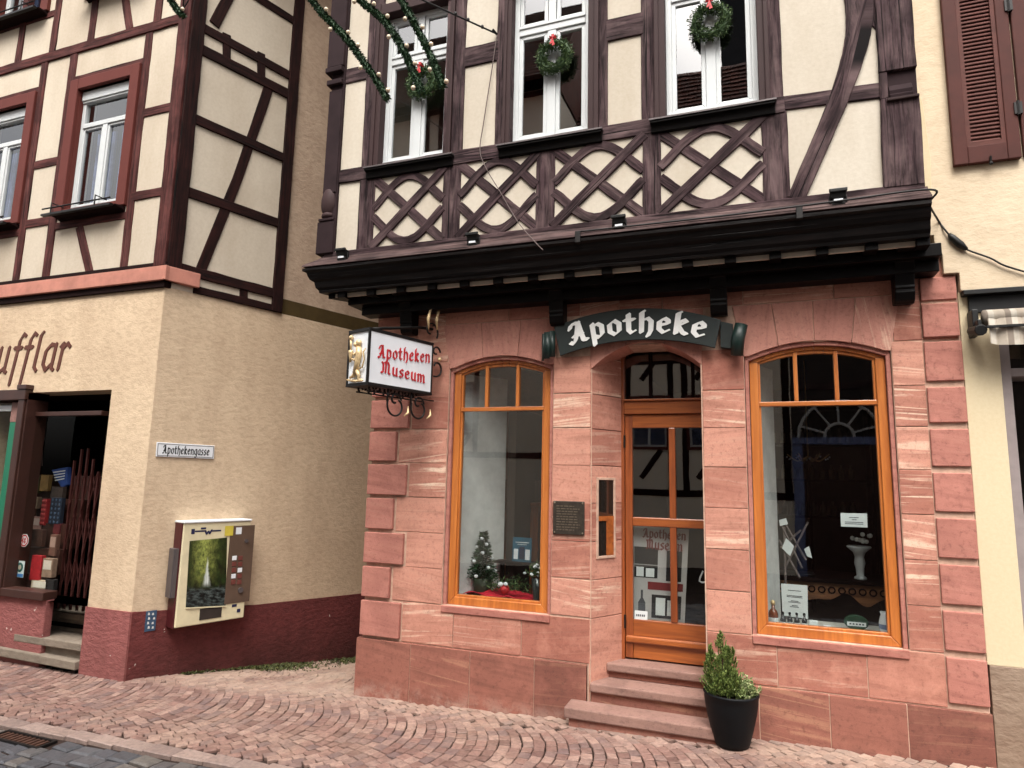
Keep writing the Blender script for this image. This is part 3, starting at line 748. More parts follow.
# ---- jetty: cornice, soffit, brackets
JL = -3.885           # left end of the upper front
def corner_pts(o, z):  # mitred outline of something standing o in front of the upper walls
    y = -.4 - o
    nx = -cos(AL); ny = sin(AL)
    # left wall line through (JL,-.4) along dS, pushed out by o
    px, py = JL + nx * o, -.4 + ny * o
    t = (y - py) / dS.y
    return Vector((px + dS.x * t, y, z)), Vector((px + dS.x * 3.2, py + dS.y * 3.2, z))
def moulding(m, prof, xr, uvb=0.):
    c = [(corner_pts(o, z)) for o, z in prof]; n = len(prof); rr = [Vector((xr, -.4 - o, z)) for o, z in prof]
    L = 0
    for k in range(n - 1):
        h = (Vector(prof[k + 1]) - Vector(prof[k])).length
        m.face([c[k][0], c[k + 1][0], rr[k + 1], rr[k]], [(0, L), (0, L + h), (5.1, L + h), (5.1, L)])
        m.face([c[k][1], c[k + 1][1], c[k + 1][0], c[k][0]], [(9, L), (9, L + h), (6, L + h), (6, L)])
        L += h
    m.face(rr[::-1])
part('cornice_ledge', M['ledge'], ph, lambda m: moulding(m, [(-.06, 4.118), (.014, 4.112), (.03, 4.085), (.118, 4.004), (.124, 3.985), (.10, 3.978)], 1.205))
part('cornice', M['black_timber'], ph, lambda m: moulding(m, [(.10, 3.978), (.119, 3.968), (.119, 3.945), (.095, 3.93), (.088, 3.90), (.075, 3.865), (.05, 3.845), (.047, 3.825), (.04, 3.79), (.022, 3.765), (.018, 3.742), (-.06, 3.742)], 1.20))
part('soffit', M['cream'], ph, lambda m: m.add([(JL + .02, -.345, 3.775), (1.19, -.345, 3.775), (1.19, .4, 3.775), (JL + .25, .4, 3.775)], [[0, 3, 2, 1]]))
for k in range(16):
    x = JL + .16 + .323 * k
    part('joist', M['black_timber'], ph, lambda m: m.box(x, x + .085, -.385, .2, 3.69, 3.84), .004)
part('soffit_board', M['cream'], ph, lambda m: m.box(JL + .1, 1.17, -.345, -.325, 3.705, 3.775), .0)
part('wall_plate', M['black_timber'], ph, lambda m: (m.box(JL + .2, 1.30, -.265, -.01, 3.645, 3.742), m.box(JL + .3, 1.30, -.17, -.008, 3.56, 3.645)), .006)
part('eaves_board', M['black_timber'], ph, lambda m: m.add([(JL + .03, -.345, 3.78), (JL + .11, -.345, 3.78), (-3.40, .12, 3.78), (-3.5, .12, 3.78), (JL + .03, -.345, 3.70), (JL + .11, -.345, 3.70), (-3.40, .12, 3.70), (-3.5, .12, 3.70)], [[4, 7, 6, 5], [0, 1, 2, 3], [0, 4, 5, 1], [1, 5, 6, 2], [2, 6, 7, 3], [3, 7, 4, 0]]))
for x in (-3.10, -1.60, -.235, 1.08):
    fr = Frame((x + .065, 0, 0), (0, -1, 0), (-1, 0, 0))
    prof = [(0.005, 3.742), (.33, 3.742), (.33, 3.70), (.24, 3.685), (.19, 3.64), (.16, 3.56), (.145, 3.48), (.15, 3.46), (.135, 3.45), (.145, 3.43), (.125, 3.37), (.09, 3.35), (.005, 3.36)]
    part('bracket', M['black_timber'], ph, lambda m: m.prism(fr, prof, 0, .13), .006)
for x in (-1.33, .34): part('cable_clip', M['iron'], ph, lambda m: m.box(x, x + .045, -.535, -.52, 3.93, 4.03), .004)

# ---- upper wall
UW = [(-3.33, -2.60), (-1.975, -1.25), (-.603, .122)]; UB, UT = 4.985, 6.57
def upper(m): wall_holes(m, JT, JL, 1.19, 4.05, 9.6, [(a - .02, b + .02, UB - .02, UT + .02) for a, b in UW], -.22, 0)
part('infill_wall', M['cream'], ph, upper)
SJ = Frame((JL, -.4, 0), dS, (-cos(AL), sin(AL), 0))
part('alley_side_infill', M['cream'], ph, lambda m: m.rect(SJ, .10, 8.5, 3.74, 9.6, -.2, -.01))
part('party_side_infill', M['cream'], ph, lambda m: m.box(1.05, 1.19, -.18, 7.9, 3.74, 9.6))
def roof(m):
    for s in (0,):
        m.add([(-4.4, -.95, 9.3), (1.5, -.95, 9.3), (1.5, 4.2, 14.2), (-3., 4.2, 14.2), (-1.6, 9, 9.3), (1.5, 9, 9.3)], [[0, 1, 2, 3], [3, 2, 5, 4], [0, 3, 4], [1, 5, 2], [0, 4, 5, 1]])
part('roof', M['tiles'], ph, roof)
T = lambda pts, w, name, **k: timber(JT, pts, w, M['purple'], ph, name, **k)
T([(JL, 4.118), (1.19, 4.118)], .05, 'bottom_rail', proud=.022, jit=.002)
for x0, x1 in ((-3.524, -3.349), (-2.623, -2.441), (-1.715, -1.548), (-.793, -.644), (.125, .313)): T([((x0 + x1) / 2, 4.13), ((x0 + x1) / 2, 4.86)], x1 - x0, 'post')
for x0, x1 in ((-3.524, -3.349), (-2.64, -2.441), (-2.12, -1.97), (-1.19, -1.085), (-.80, -.62), (.125, .295)): T([((x0 + x1) / 2, 4.9), ((x0 + x1) / 2, 7.6)], x1 - x0, 'post')
T([(-3.77, 4.92), (.30, 4.912)], .135, 'sill_rail', proud=.016)
T([(-3.77, 6.0), (-3.5, 6.0)], .155, 'rail'); T([(-2.46, 5.915), (-2.1, 5.915)], .2, 'rail'); T([(-1.10, 5.868), (-.78, 5.868)], .205, 'rail')
T([(.29, 4.925), (.96, 4.90)], .118, 'rail'); T([(.29, 6.2), (.85, 6.2)], .2, 'rail')
T([(-3.9, 7.35), (1.19, 7.35)], .25, 'top_rail', proud=.02); T([(-3.9, 7.62), (1.19, 7.62)], .2, 'top_rail', proud=.03)
def smooth2(pts, n=6):
    P = [Vector(p) for p in pts]; out = []
    for i in range(len(P) - 1):
        p0, p1, p2, p3 = P[max(i - 1, 0)], P[i], P[i + 1], P[min(i + 2, len(P) - 1)]
        for k in range(n):
            q = k / n; out.append(.5 * (2 * p1 + (p2 - p0) * q + (2 * p0 - 5 * p1 + 4 * p2 - p3) * q * q + (3 * p1 - p0 - 3 * p2 + p3) * q ** 3))
    return out + [P[-1]]
SB = smooth2([(.348, 4.13, .125), (.53, 4.54, .13), (.69, 4.92, .14), (.79, 5.22, .16), (.84, 5.45, .18), (.85, 5.75, .20), (.835, 6.1, .18), (.8, 6.8, .16)])
T([(p.x, p.y) for p in SB], [p.z for p in SB], 'curved_brace', step=1., jit=.002, proud=.018)
T([(.98, 5.36), (.90, 5.62), (.86, 5.9)], [.03, .14, .17], 'curved_brace', step=.05, proud=.011)
# right corner post with its carved niche
part('corner_post', M['purple'], ph, lambda m: None) if 0 else None
timber(JT, [(1.060, 4.13), (1.068, 4.62), (1.07, 4.82)], [.262, .25, .24], M['purple'], ph, 'corner_post', proud=.026)
timber(JT, [(1.07, 5.03), (1.073, 7.3)], [.24, .235], M['purple'], ph, 'corner_post', proud=.026)
timber(JT, [(.972, 4.82), (.975, 5.03)], .055, M['purple'], ph, 'corner_post', proud=.025)
def carved(m):
    m.rect(JT, 1.0, 1.19, 4.80, 5.05, -.05, .003)
    fr = Frame(JT.w(1.155, 0, 0), (0, -1, 0), (-1, 0, 0))
    m.prism(fr, [(-.04, 4.80), (.05, 4.80), (.055, 4.83), (.03, 4.84), (.035, 4.87), (.012, 4.92), (-.04, 4.93)], .0, .15)
part('carved_console', M['purple'], ph, carved, .005)
part('console_ledge', M['ledge'], ph, lambda m: m.rect(JT, .985, 1.19, 4.785, 4.808, -.03, .052), .006)
# left corner post: stepped base, turned volute, capital
def lpost(m):
    m.rect(JT, JL - .035, -3.768, 4.13, 9.3, -.12, .03)
    m.rect(JT, JL - .085, -3.775, 4.13, 4.46, -.14, .045); m.rect(JT, JL - .07, -3.78, 4.46, 4.49, -.14, .055)
    m.rect(JT, JL - .05, -3.78, 4.75, 5.85, -.13, .04)
    for z, o in ((5.90, .07), (6.03, .085)): m.rect(JT, JL - o, -3.775, z, z + .055, -.14, o)
    m.rect(JT, JL - .085, -3.775, 6.1, 6.9, -.14, .06)
part('corner_post', M['purple'], ph, lpost, .008)
part('volute', M['purple_paint'], ph, lambda m: (m.ball(JT.w(-3.87, 4.66, .0), .095, 16, (.95, .75, 1.75)), m.ball(JT.w(-3.87, 4.52, .01), .075, 14, (.95, .8, .55))), .0, True)
# lattice panels: crossed straight timbers woven with two bell-shaped curves
for (x0, x1) in ((-3.349, -2.623), (-2.441, -1.715), (-1.548, -.793), (-.644, .125)):
    z0, z1 = 4.14, 4.852; w = .086
    T([(x0 - .02, z0), (x1 + .02, z1)], w, 'lattice_timber', jit=.003, proud=.019); T([(x0 - .02, z1), (x1 + .02, z0)], w, 'lattice_timber', jit=.003, proud=.010)
    for s in (1, -1):
        pts = []
        for i in range(25):
            t = i / 24; b = ((1 - cos(2 * pi * t)) / 2) ** .58
            pts.append((x0 - .01 + (x1 - x0 + .02) * t, (z0 + z1) / 2 + s * (.042 + .278 * b)))
        T(pts, w * .92, 'lattice_curve', step=1., jit=.002, proud=.0145)
# upper windows
def sash(parent, fr, a0, a1, z0, z1, zt, glass, ow=.05, bars=True, o=-.06):
    """white two-light window under a transom"""
    c = (a0 + a1) / 2
    part('frame', M['white'], parent, lambda m: ring(m, fr, a0, a1, z0, z1, ow, o - .06, o), .005)
    part('transom', M['white'], parent, lambda m: (m.rect(fr, a0 + ow, a1 - ow, zt - .04, zt + .04, o - .05, o + .006), m.rect(fr, a0 + ow, a1 - ow, zt + .022, zt + .05, o - .04, o + .016)), .006)
    part('mullion', M['white'], parent, lambda m: (m.rect(fr, c - .04, c + .04, z0 + ow, zt - .04, o - .05, o + .003), m.rect(fr, c - .035, c + .035, zt + .05, z1 - ow, o - .05, o + .003)), .006)
    def leaves(m):
        for x0, x1 in ((a0 + ow, c - .04), (c + .04, a1 - ow)):
            ring(m, fr, x0, x1, z0 + ow, zt - .04, .036, o - .045, o - .008); ring(m, fr, x0 + .002, x1 - .002, zt + .05, z1 - ow, .034, o - .045, o - .008)
    part('casement', M['white'], parent, leaves, .004)
    part('pane', glass, parent, lambda m: (m.rect(fr, a0 + ow, a1 - ow, z0 + ow, zt - .04, o - .03, o - .026), m.rect(fr, a0 + ow, a1 - ow, zt + .04, z1 - ow, o - .03, o - .026)))
    part('sill_bar', M['white'], parent, lambda m: m.rect(fr, a0 + .012, a1 - .012, z0 + .012, z0 + .045, o, o + .022), .006)
for i, (a, b) in enumerate(UW):
    cs = (.085, .05) if i == 0 else (.062, .092) if i == 1 else (.085, .08)
    def casing(m):
        for s, x, w in ((-1, a, cs[0]), (1, b, cs[1])):
            x0, x1 = (x - w, x + .004) if s < 0 else (x - .004, x + w)
            m.rect(JT, x0, x1, UB - .05, UT + .12, -.1, .034); k0, k1 = (x0, x0 + w * .45) if s < 0 else (x1 - w * .45, x1); m.rect(JT, k0, k1, UB - .05, UT + .12, .0, .05)
        m.rect(JT, a - cs[0], b + cs[1], UT, UT + .11, -.1, .038)
    w = part('window', M['purple_paint'], ph, casing, .006)
    sash(w, JT, a, b, UB, UT, 6.09, M['glass_up'])
    def sill(m):
        fr = Frame(JT.w(b + cs[1] + .03, 0, 0), (0, -1, 0), (-1, 0, 0))
        m.prism(fr, [(-.02, UB - .05), (.075, UB - .06), (.075, UB - .08), (.045, UB - .085), (.035, UB - .145), (-.02, UB - .15)], 0, b - a + cs[0] + cs[1] + .06)
    part('sill', M['black_timber'], w, sill, .004)
    part('sill_flashing', M['sill_metal'], w, lambda m: m.prism(Frame(JT.w(b + cs[1] + .04, 0, 0), (0, -1, 0), (-1, 0, 0)), [(-.03, UB - .03), (.085, UB - .045), (.085, UB - .058), (-.03, UB - .045)], 0, b - a + cs[0] + cs[1] + .08))
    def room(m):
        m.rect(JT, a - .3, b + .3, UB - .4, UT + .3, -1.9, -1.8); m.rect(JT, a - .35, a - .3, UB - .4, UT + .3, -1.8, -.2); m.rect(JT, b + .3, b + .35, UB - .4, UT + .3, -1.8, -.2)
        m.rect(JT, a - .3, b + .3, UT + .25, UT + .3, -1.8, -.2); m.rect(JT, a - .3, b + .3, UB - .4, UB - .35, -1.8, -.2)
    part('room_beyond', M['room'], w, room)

# =================================================================== LEFT HOUSE (corner shop)
lb = thing('corner_shop_house', 'tan rendered corner house with reddish timber framing and a dark shop entrance', 'house', (-6, -.4, 0))
SHX0, SHX1, SHZ1 = -8.6, -6.575, 2.872
ENT = -7.18                                  # where the steps meet the display window
part('rendered_front', M['tan'], lb, lambda m: wall_holes(m, LF, -12, -5.95, .585, 3.985, [(SHX0, SHX1, .585, SHZ1)], -.3, 0))
part('rendered_side', M['tan'], lb, lambda m: m.prism(LS, [(0, .585), (1.36, .48), (3.0, .425), (9, .2), (9, 3.985), (0, 3.985)], -.3, 0))
part('painted_base', M['pink_base'], lb, lambda m: (m.rect(LF, -12, ENT, -.5, .60, -.07, .012), m.rect(LF, SHX1 - .012, -5.938, -.5, .585, -.3, .013)))
part('painted_base', M['shaded_base'], lb, lambda m: m.prism(LS, [(-.0125, -1.8), (9, -1.8), (9, .2), (3.0, .425), (1.36, .48), (-.0125, .585)], -.3, .012))
UWL = [(-9.62, -8.46), (-7.82, -6.66)]       # casings of the first-floor windows
cw = .135
def upfront(m): wall_holes(m, LF, -12, -5.95, 4.2, 9.6, [(a + cw - .02, b - cw + .02, 5.07, 6.63) for a, b in UWL] + [(a + cw - .02, b - cw + .02, 7.98, 9.4) for a, b in UWL], -.24, 0)
part('infill_front', M['cream_left'], lb, upfront)
part('infill_side', M['cream_left'], lb, lambda m: m.prism(LS, [(.0, 3.985), (1.40, 3.985), (1.40, 9.6), (.0, 9.6)], -.24, -.001))
part('rear_wing_side', M['tan_rear'], lb, lambda m: m.rect(LS, 1.402, 9, 4.18, 9.6, -.24, -.012), .0)
part('olive_band', M['olive'], lb, lambda m: m.prism(LS, [(1.402, 3.985), (9, 3.93), (9, 4.16), (1.402, 4.18)], -.24, -.004))
part('rear_closing_wall', M['tan'], lb, lambda m: m.rect(XF(8.2), -12, -3.5, -2, 9.6, -.2, 0))
part('roof', M['tiles'], lb, lambda m: m.add([(-12.4, -.9, 9.45), (-5.4, -.9, 9.45), (-12.4, 4.5, 14.5), (-5.2, 4.5, 14.5), (-12.4, 9, 9.45), (-3., 9, 9.45)], [[0, 1, 3, 2], [2, 3, 5, 4], [1, 5, 3]]))
# carved storey beam and the shadow board under it
def beam(m):
    m.rect(LF, -12, -5.89, 4.045, 4.207, -.2, .062)
    m.rect(LS, -.05, .345, 4.045, 4.207, -.2, .0605)
part('storey_beam', M['salmon'], lb, beam, .008)
part('shadow_board', M['dark_timber'], lb, lambda m: (m.rect(LF, -12, -5.93, 3.975, 4.045, -.2, .03), m.rect(LF, -12, -5.93, 4.207, 4.262, -.2, .03)), .004)
def LT(pix, w, name='post', **k):       # front timbers surveyed from the street
    timber(LF, [LF.px(u, v) for u, v in pix], w, M['red_timber'], lb, name, **k)
def XT(pts, w, name, **k): timber(LF, pts, w, M['red_timber'], lb, name, **k)
XT([(-12, 7.23), (-5.95, 7.225)], .125, 'storey_rail', proud=.02)
XT([(-6.035, 4.22), (-6.04, 9.5)], .17, 'corner_post', proud=.03)
for p0 in (0, -1.8, -3.6):
    XT([(-6.60 + p0, 4.24), (-6.60 + p0, 7.2)], .115, 'post'); XT([(-7.87 + p0, 4.24), (-7.87 + p0, 7.2)], .125, 'post')
    XT([(-8.33 + p0 if p0 else -8.35, 5.75), (-7.82 + p0, 5.75)], .11, 'rail'); XT([(-8.35 + p0, 4.98), (-7.82 + p0, 4.98)], .105, 'rail')
    XT([(-7.82 + p0, 6.80), (-6.65 + p0, 6.80)], .08, 'rail'); XT([(-7.82 + p0, 4.885), (-6.62 + p0, 4.885)], .09, 'rail')
    XT([(-7.40 + p0, 4.84), (-7.13 + p0, 4.25)], .115, 'brace')
XT([(-6.6, 6.12), (-6.1, 6.12)], .11, 'rail'); XT([(-6.6, 5.10), (-6.1, 5.10)], .105, 'rail')
for x in (-6.50, -7.61, -8.30, -8.95, -9.6): XT([(x, 7.28), (x + .02, 9.5)], .115, 'post')
XT([(-7.35, 8.6), (-6.94, 7.28)], .115, 'brace'); XT([(-12, 7.86), (-8.3, 7.86)], .09, 'rail')
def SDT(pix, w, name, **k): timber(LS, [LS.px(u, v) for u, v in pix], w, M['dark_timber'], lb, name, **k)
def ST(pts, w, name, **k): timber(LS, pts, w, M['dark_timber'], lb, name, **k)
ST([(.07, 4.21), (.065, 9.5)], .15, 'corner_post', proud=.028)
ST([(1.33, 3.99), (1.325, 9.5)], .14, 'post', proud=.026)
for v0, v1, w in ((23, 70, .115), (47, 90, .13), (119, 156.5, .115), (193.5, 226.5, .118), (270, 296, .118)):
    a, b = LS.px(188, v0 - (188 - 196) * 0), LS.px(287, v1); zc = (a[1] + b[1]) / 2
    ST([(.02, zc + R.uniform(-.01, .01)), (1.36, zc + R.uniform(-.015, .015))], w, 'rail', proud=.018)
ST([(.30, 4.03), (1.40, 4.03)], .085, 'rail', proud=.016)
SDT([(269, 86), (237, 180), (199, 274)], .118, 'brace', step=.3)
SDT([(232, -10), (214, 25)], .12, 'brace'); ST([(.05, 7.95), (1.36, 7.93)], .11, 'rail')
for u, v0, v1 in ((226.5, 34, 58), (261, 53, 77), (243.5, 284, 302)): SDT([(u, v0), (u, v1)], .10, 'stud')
# first and second floor windows
for zc, rows in ((5.07, UWL), (7.98, UWL)):
    for i, (a, b) in enumerate(rows):
        z0, z1 = zc, zc + 1.56; a2, b2 = a + cw, b - cw
        def casing(m):
            for x0, x1 in ((a, a2 + .005), (b2 - .005, b)): m.rect(LF, x0, x1, z0 - .07, z1 + .14, -.16, .045)
            m.rect(LF, a2 + .005, b2 - .005, z1, z1 + .14, -.16, .043); m.rect(LF, a2 + .005, b2 - .005, z0 - .07, z0, -.16, .043)
        w = part('window', M['casing'], lb, casing, .008)
        part('reveal_lining', M['casing'], w, lambda m: m.rect(LF, a2, a2 + .012, z0, z1, -.2, .0)); part('reveal_lining', M['casing'], w, lambda m: m.rect(LF, b2 - .012, b2, z0, z1, -.2, .0))
        zt = z0 + 1.10; c = (a2 + b2) / 2; o = -.05; gz_ = M['glass_left']
        part('frame', M['white'], w, lambda m: ring(m, LF, a2 + .012, b2 - .012, z0, z1, .055, o - .06, o), .005)
        part('roller_box', M['white'], w, lambda m: (m.rect(LF, a2 + .02, b2 - .02, z1 - .13, z1 - .012, o - .05, o + .03), m.rect(LF, a2 + .02, b2 - .02, z1 - .155, z1 - .132, o - .05, o + .016)), .006)
        part('transom', M['white'], w, lambda m: m.rect(LF, a2 + .06, b2 - .06, zt - .03, zt + .03, o - .05, o + .01), .006)
        part('mullion', M['white'], w, lambda m: m.rect(LF, c - .04, c + .04, z0 + .05, zt - .03, o - .05, o + .006), .006)
        part('casement', M['white'], w, lambda m: (ring(m, LF, a2 + .066, c - .04, z0 + .055, zt - .03, .028, o - .045, o - .006), ring(m, LF, c + .04, b2 - .066, z0 + .055, zt - .03, .028, o - .045, o - .006)), .004)
        part('pane', gz_, w, lambda m: m.rect(LF, a2 + .06, b2 - .06, z0 + .05, z1 - .14, o - .034, o - .03))
        def curt(m):
            for k in range(30):
                for x0, x1 in ((a2 + .07, c - .05), (c + .05, b2 - .07)):
                    q0 = x0 + (x1 - x0) * k / 30; q1 = x0 + (x1 - x0) * (k + 1) / 30; d0 = .02 * sin(k * 1.3); d1 = .02 * sin((k + 1) * 1.3)
                    m.face([LF.w(q0, z0 + .03, o - .2 + d0), LF.w(q1, z0 + .03, o - .2 + d1), LF.w(q1, zt + .0, o - .2 + d1), LF.w(q0, zt + .0, o - .2 + d0)])
        part('curtain', M['curtain'], w, curt)
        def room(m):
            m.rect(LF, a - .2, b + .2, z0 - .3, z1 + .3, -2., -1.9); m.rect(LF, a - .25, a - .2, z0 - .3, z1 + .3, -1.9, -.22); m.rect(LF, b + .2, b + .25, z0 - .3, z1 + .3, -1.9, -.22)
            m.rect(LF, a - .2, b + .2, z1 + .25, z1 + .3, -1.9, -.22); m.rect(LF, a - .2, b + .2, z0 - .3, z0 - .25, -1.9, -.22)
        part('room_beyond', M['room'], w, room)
        def sill(m):
            fr = Frame(LF.w(b - .02, 0, 0), (0, -1, 0), (-1, 0, 0))
            m.prism(fr, [(-.02, z0 - .075), (.13, z0 - .09), (.12, z0 - .108), (.05, z0 - .115), (-.02, z0 - .15)], 0, b - a - .1)
        part('sill', M['dark_timber'], w, sill, .005)
        def holder(m):
            m.tube([LF.w(a - .01, z0 - .03, .17), LF.w(b - .06, z0 - .03, .17)], .009, 6)
            m.rect(LF, a - .02, b - .05, z0 - .115, z0 - .09, .13, .175)
            for x in (a + .14, b - .3):
                m.tube([LF.w(x, z0 + .03, .03), LF.w(x, z0 + .03, .17), LF.w(x, z0 - .1, .17)], .008, 6)
        part('flower_box_rail', M['iron'], w, holder)

# shop entrance: niche, display window, post
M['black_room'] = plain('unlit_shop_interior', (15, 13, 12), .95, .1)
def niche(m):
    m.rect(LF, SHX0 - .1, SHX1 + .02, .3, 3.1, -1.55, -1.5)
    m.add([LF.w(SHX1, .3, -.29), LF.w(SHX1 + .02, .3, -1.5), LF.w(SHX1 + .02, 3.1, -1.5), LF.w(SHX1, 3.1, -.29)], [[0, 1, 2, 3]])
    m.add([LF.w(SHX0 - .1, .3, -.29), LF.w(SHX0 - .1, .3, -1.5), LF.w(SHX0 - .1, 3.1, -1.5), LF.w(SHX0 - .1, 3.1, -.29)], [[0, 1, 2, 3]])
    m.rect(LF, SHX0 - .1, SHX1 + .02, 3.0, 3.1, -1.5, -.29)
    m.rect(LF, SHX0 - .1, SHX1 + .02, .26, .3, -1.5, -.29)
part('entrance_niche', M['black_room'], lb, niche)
part('shop_soffit', M['dark_timber'], lb, lambda m: m.rect(LF, SHX0, SHX1, 2.873, 2.95, -.8, -.29))
brown = plain('dark_brown_shop_joinery', (62, 34, 26), .45, .5, 0., .15, 6.)
part('shop_post', brown, lb, lambda m: (m.rect(LF, -7.985, -7.845, .60, 2.87, -.2, .045), m.rect(LF, -7.965, -7.862, .60, 2.87, .045, .07)), .006)
part('shop_head_board', brown, lb, lambda m: (m.rect(LF, SHX0, -7.845, 2.78, 2.90, -.2, .08), m.rect(LF, -7.99, -7.83, 2.90, 2.955, -.02, .09)), .006)
part('shop_sill', brown, lb, lambda m: m.rect(LF, SHX0, ENT, .60, .685, -.10, .06), .006)
part('shop_green_panel', plain('green_glazed_panel', (12, 108, 78), .35, .5, 0., .06, 4.), lb, lambda m: m.rect(LF, -8.17, -7.99, .69, 2.53, -.1, .0), .004)
part('shop_tiled_panel', plain('pale_red_cap', (150, 108, 98), .6, .4, 0., .2, 30.), lb, lambda m: m.rect(LF, -8.17, -7.99, 2.53, 2.76, -.1, .004), .004)
part('shop_glass', glass_mat('clear_shop_glass', .0, .35), lb, lambda m: (m.rect(LF, SHX0, -8.17, .69, 2.78, -.06, -.054), m.rect(LF, -7.845, ENT - .02, .69, 2.62, -.085, -.079)))
part('shop_blind_box', M['white'], lb, lambda m: m.rect(LF, -8.6, -8.18, 2.66, 2.73, -.05, .0), .004)
part('entrance_lintel', brown, lb, lambda m: m.rect(LF, -7.845, SHX1 - .2, 2.60, 2.65, -.16, -.06), .005)
# lettering over the shop
def shoptext(m):
    sx = -8.57; sz = 3.128; size = .315
    write(m, LF, 'ufflar', lambda x, y: (sx + x, sz + y), size * .96, .13, .10, 55, .16, -.01, .008, .16)
part('shop_lettering', plain('brown_relief_letters', (92, 46, 30), .6, .4), lb, shoptext)

ls = thing('shop_steps', 'three grey concrete steps rising to the dark shop entrance', 'steps', (-7, -.4, -.05))
cst = roughcast('grey_worn_concrete', (128, 116, 102), (84, 74, 64), 12., .25)
part('step', cst, ls, lambda m: m.prism(XF(0), [(-8.4, -.02), (SHX1 - .015, -.04), (SHX1 - .015, .045), (-8.4, .07)], .12, .46), .01)
part('step', cst, ls, lambda m: m.rect(XF(0), -7.62, SHX1 - .015, .135, .215, 0., .415), .01)
part('step', cst, ls, lambda m: m.rect(XF(0), -7.85, SHX1 - .015, .345, .41, -.9, .12), .01)
part('riser', cst, ls, lambda m: (m.rect(XF(0), -7.55, SHX1 - .016, .04, .135, 0., .36), m.rect(XF(0), -7.84, SHX1 - .016, .215, .345, -.9, .09)), .003)

# folding scissor gate pushed aside in the entrance
gate = thing('scissor_gate', 'folded dark red iron scissor gate on the right side of the shop entrance', 'gate', (-6.9, -.2, .4))
gm = plain('dark_red_iron', (70, 30, 26), .5, .4, .2, .2, 20.)
GF = XF(-.05); gx0, gx1 = -7.50, -6.78
for k in range(8):
    x = gx0 + (gx1 - gx0) * k / 7
    part('upright', gm, gate, lambda m: m.rect(GF, x - .011, x + .011, .43, 2.1 + .16 * sin(k), -.012, .012))
for k in range(7):
    x0 = gx0 + (gx1 - gx0) * k / 7; x1 = gx0 + (gx1 - gx0) * (k + 1) / 7
    def lat(m):
        for j in range(3):
            z = .5 + .5 * j
            for (za, zb, o) in ((z, z + .46, .016), (z + .46, z, -.016)): m.tube([GF.w(x0, za, o), GF.w(x1, zb, o)], .006, 5)
    part('lattice', gm, gate, lat)

# =================================================================== RIGHT HOUSE
rb = thing('beige_neighbour_house', 'beige rendered house on the right with a red brown louvred shutter', 'house', (2.5, 0, .2))
def rwall(m):
    fr = XF(0)
    poly = [(1.452, 3.435), (6., 3.435), (6., 9.5), (1.215, 9.5), (1.215, 3.88), (1.31, 3.875), (1.31, 3.73), (1.355, 3.725), (1.355, 3.575), (1.452, 3.57)]
    m.prism(fr, poly, -.1, .045)
part('upper_render', M['beige_right'], rb, rwall, .004)
part('edge_strip', M['smooth_beige'], rb, lambda m: m.prism(XF(0), [(1.2, 4.2), (1.315, 4.2), (1.325, 4.5), (1.30, 4.95), (1.27, 5.1), (1.262, 7), (1.2, 7)], -.1, .052), .004)
part('pilaster', M['smooth_beige'], rb, lambda m: m.rect(XF(0), 1.444, 1.67, .82, 3.435, -.3, .0), .004)
part('base', M['grey_base'], rb, lambda m: m.rect(XF(0), 1.455, 1.70, -.2, .82, -.3, .006), .004)
part('shop_casing', plain('grey_stone_casing', (140, 128, 126), .7, .3), rb, lambda m: (m.rect(XF(0), 1.67, 1.735, .82, 3.43, -.3, -.02), m.rect(XF(0), 1.735, 6, 2.80, 2.86, -.3, -.03)), .005)
part('shop_pane', M['glass_shop'], rb, lambda m: m.rect(XF(0), 1.735, 6, .5, 3.43, -.12, -.112))
part('shop_interior', M['room'], rb, lambda m: (m.rect(XF(0), 1.67, 6, .2, 3.5, -2.05, -2.), m.rect(XF(0), 1.70, 6, 3.43, 3.5, -2., -.3)))
part('shop_front_base', M['grey_base'], rb, lambda m: m.rect(XF(0), 1.70, 6, -.2, .5, -.3, .0), .004)
part('fascia', M['blackplastic'], rb, lambda m: (m.rect(XF(0), 1.46, 6, 3.395, 3.43, -.1, .075), m.rect(XF(0), 1.50, 6, 3.27, 3.395, -.1, .02)), .004)
part('roof', M['tiles'], rb, lambda m: m.add([(1.3, -.7, 9.3), (6.3, -.7, 9.3), (1.3, 5, 14.), (6.3, 5, 14.), (1.3, 9, 9.3), (6.3, 9, 9.3)], [[0, 1, 3, 2], [2, 3, 5, 4]]))
# shuttered window
SH = XF(-.045)
def rwin(m):
    ring(m, SH, 1.90, 2.95, 4.40, 6.05, .10, -.01, .03)
w = part('window', M['shutter'], rb, rwin, .006)
part('frame', M['white'], w, lambda m: ring(m, SH, 2.0, 2.85, 4.50, 5.95, .06, -.03, .012), .005)
part('pane', M['glass_left'], w, lambda m: m.rect(SH, 2.06, 2.79, 4.56, 5.89, .001, .006))
part('curtain', M['curtain_w'], w, lambda m: m.rect(SH, 2.03, 2.82, 4.53, 5.92, -.02, -.002))
sh = part('shutter', M['shutter'], rb, lambda m: (m.rect(SH, 1.463, 1.555, 4.385, 5.9, .002, .045), m.rect(SH, 1.80, 1.882, 4.385, 5.9, .002, .045), m.rect(SH, 1.555, 1.80, 4.385, 4.52, .002, .044), m.rect(SH, 1.555, 1.80, 5.78, 5.9, .002, .044)), .006)
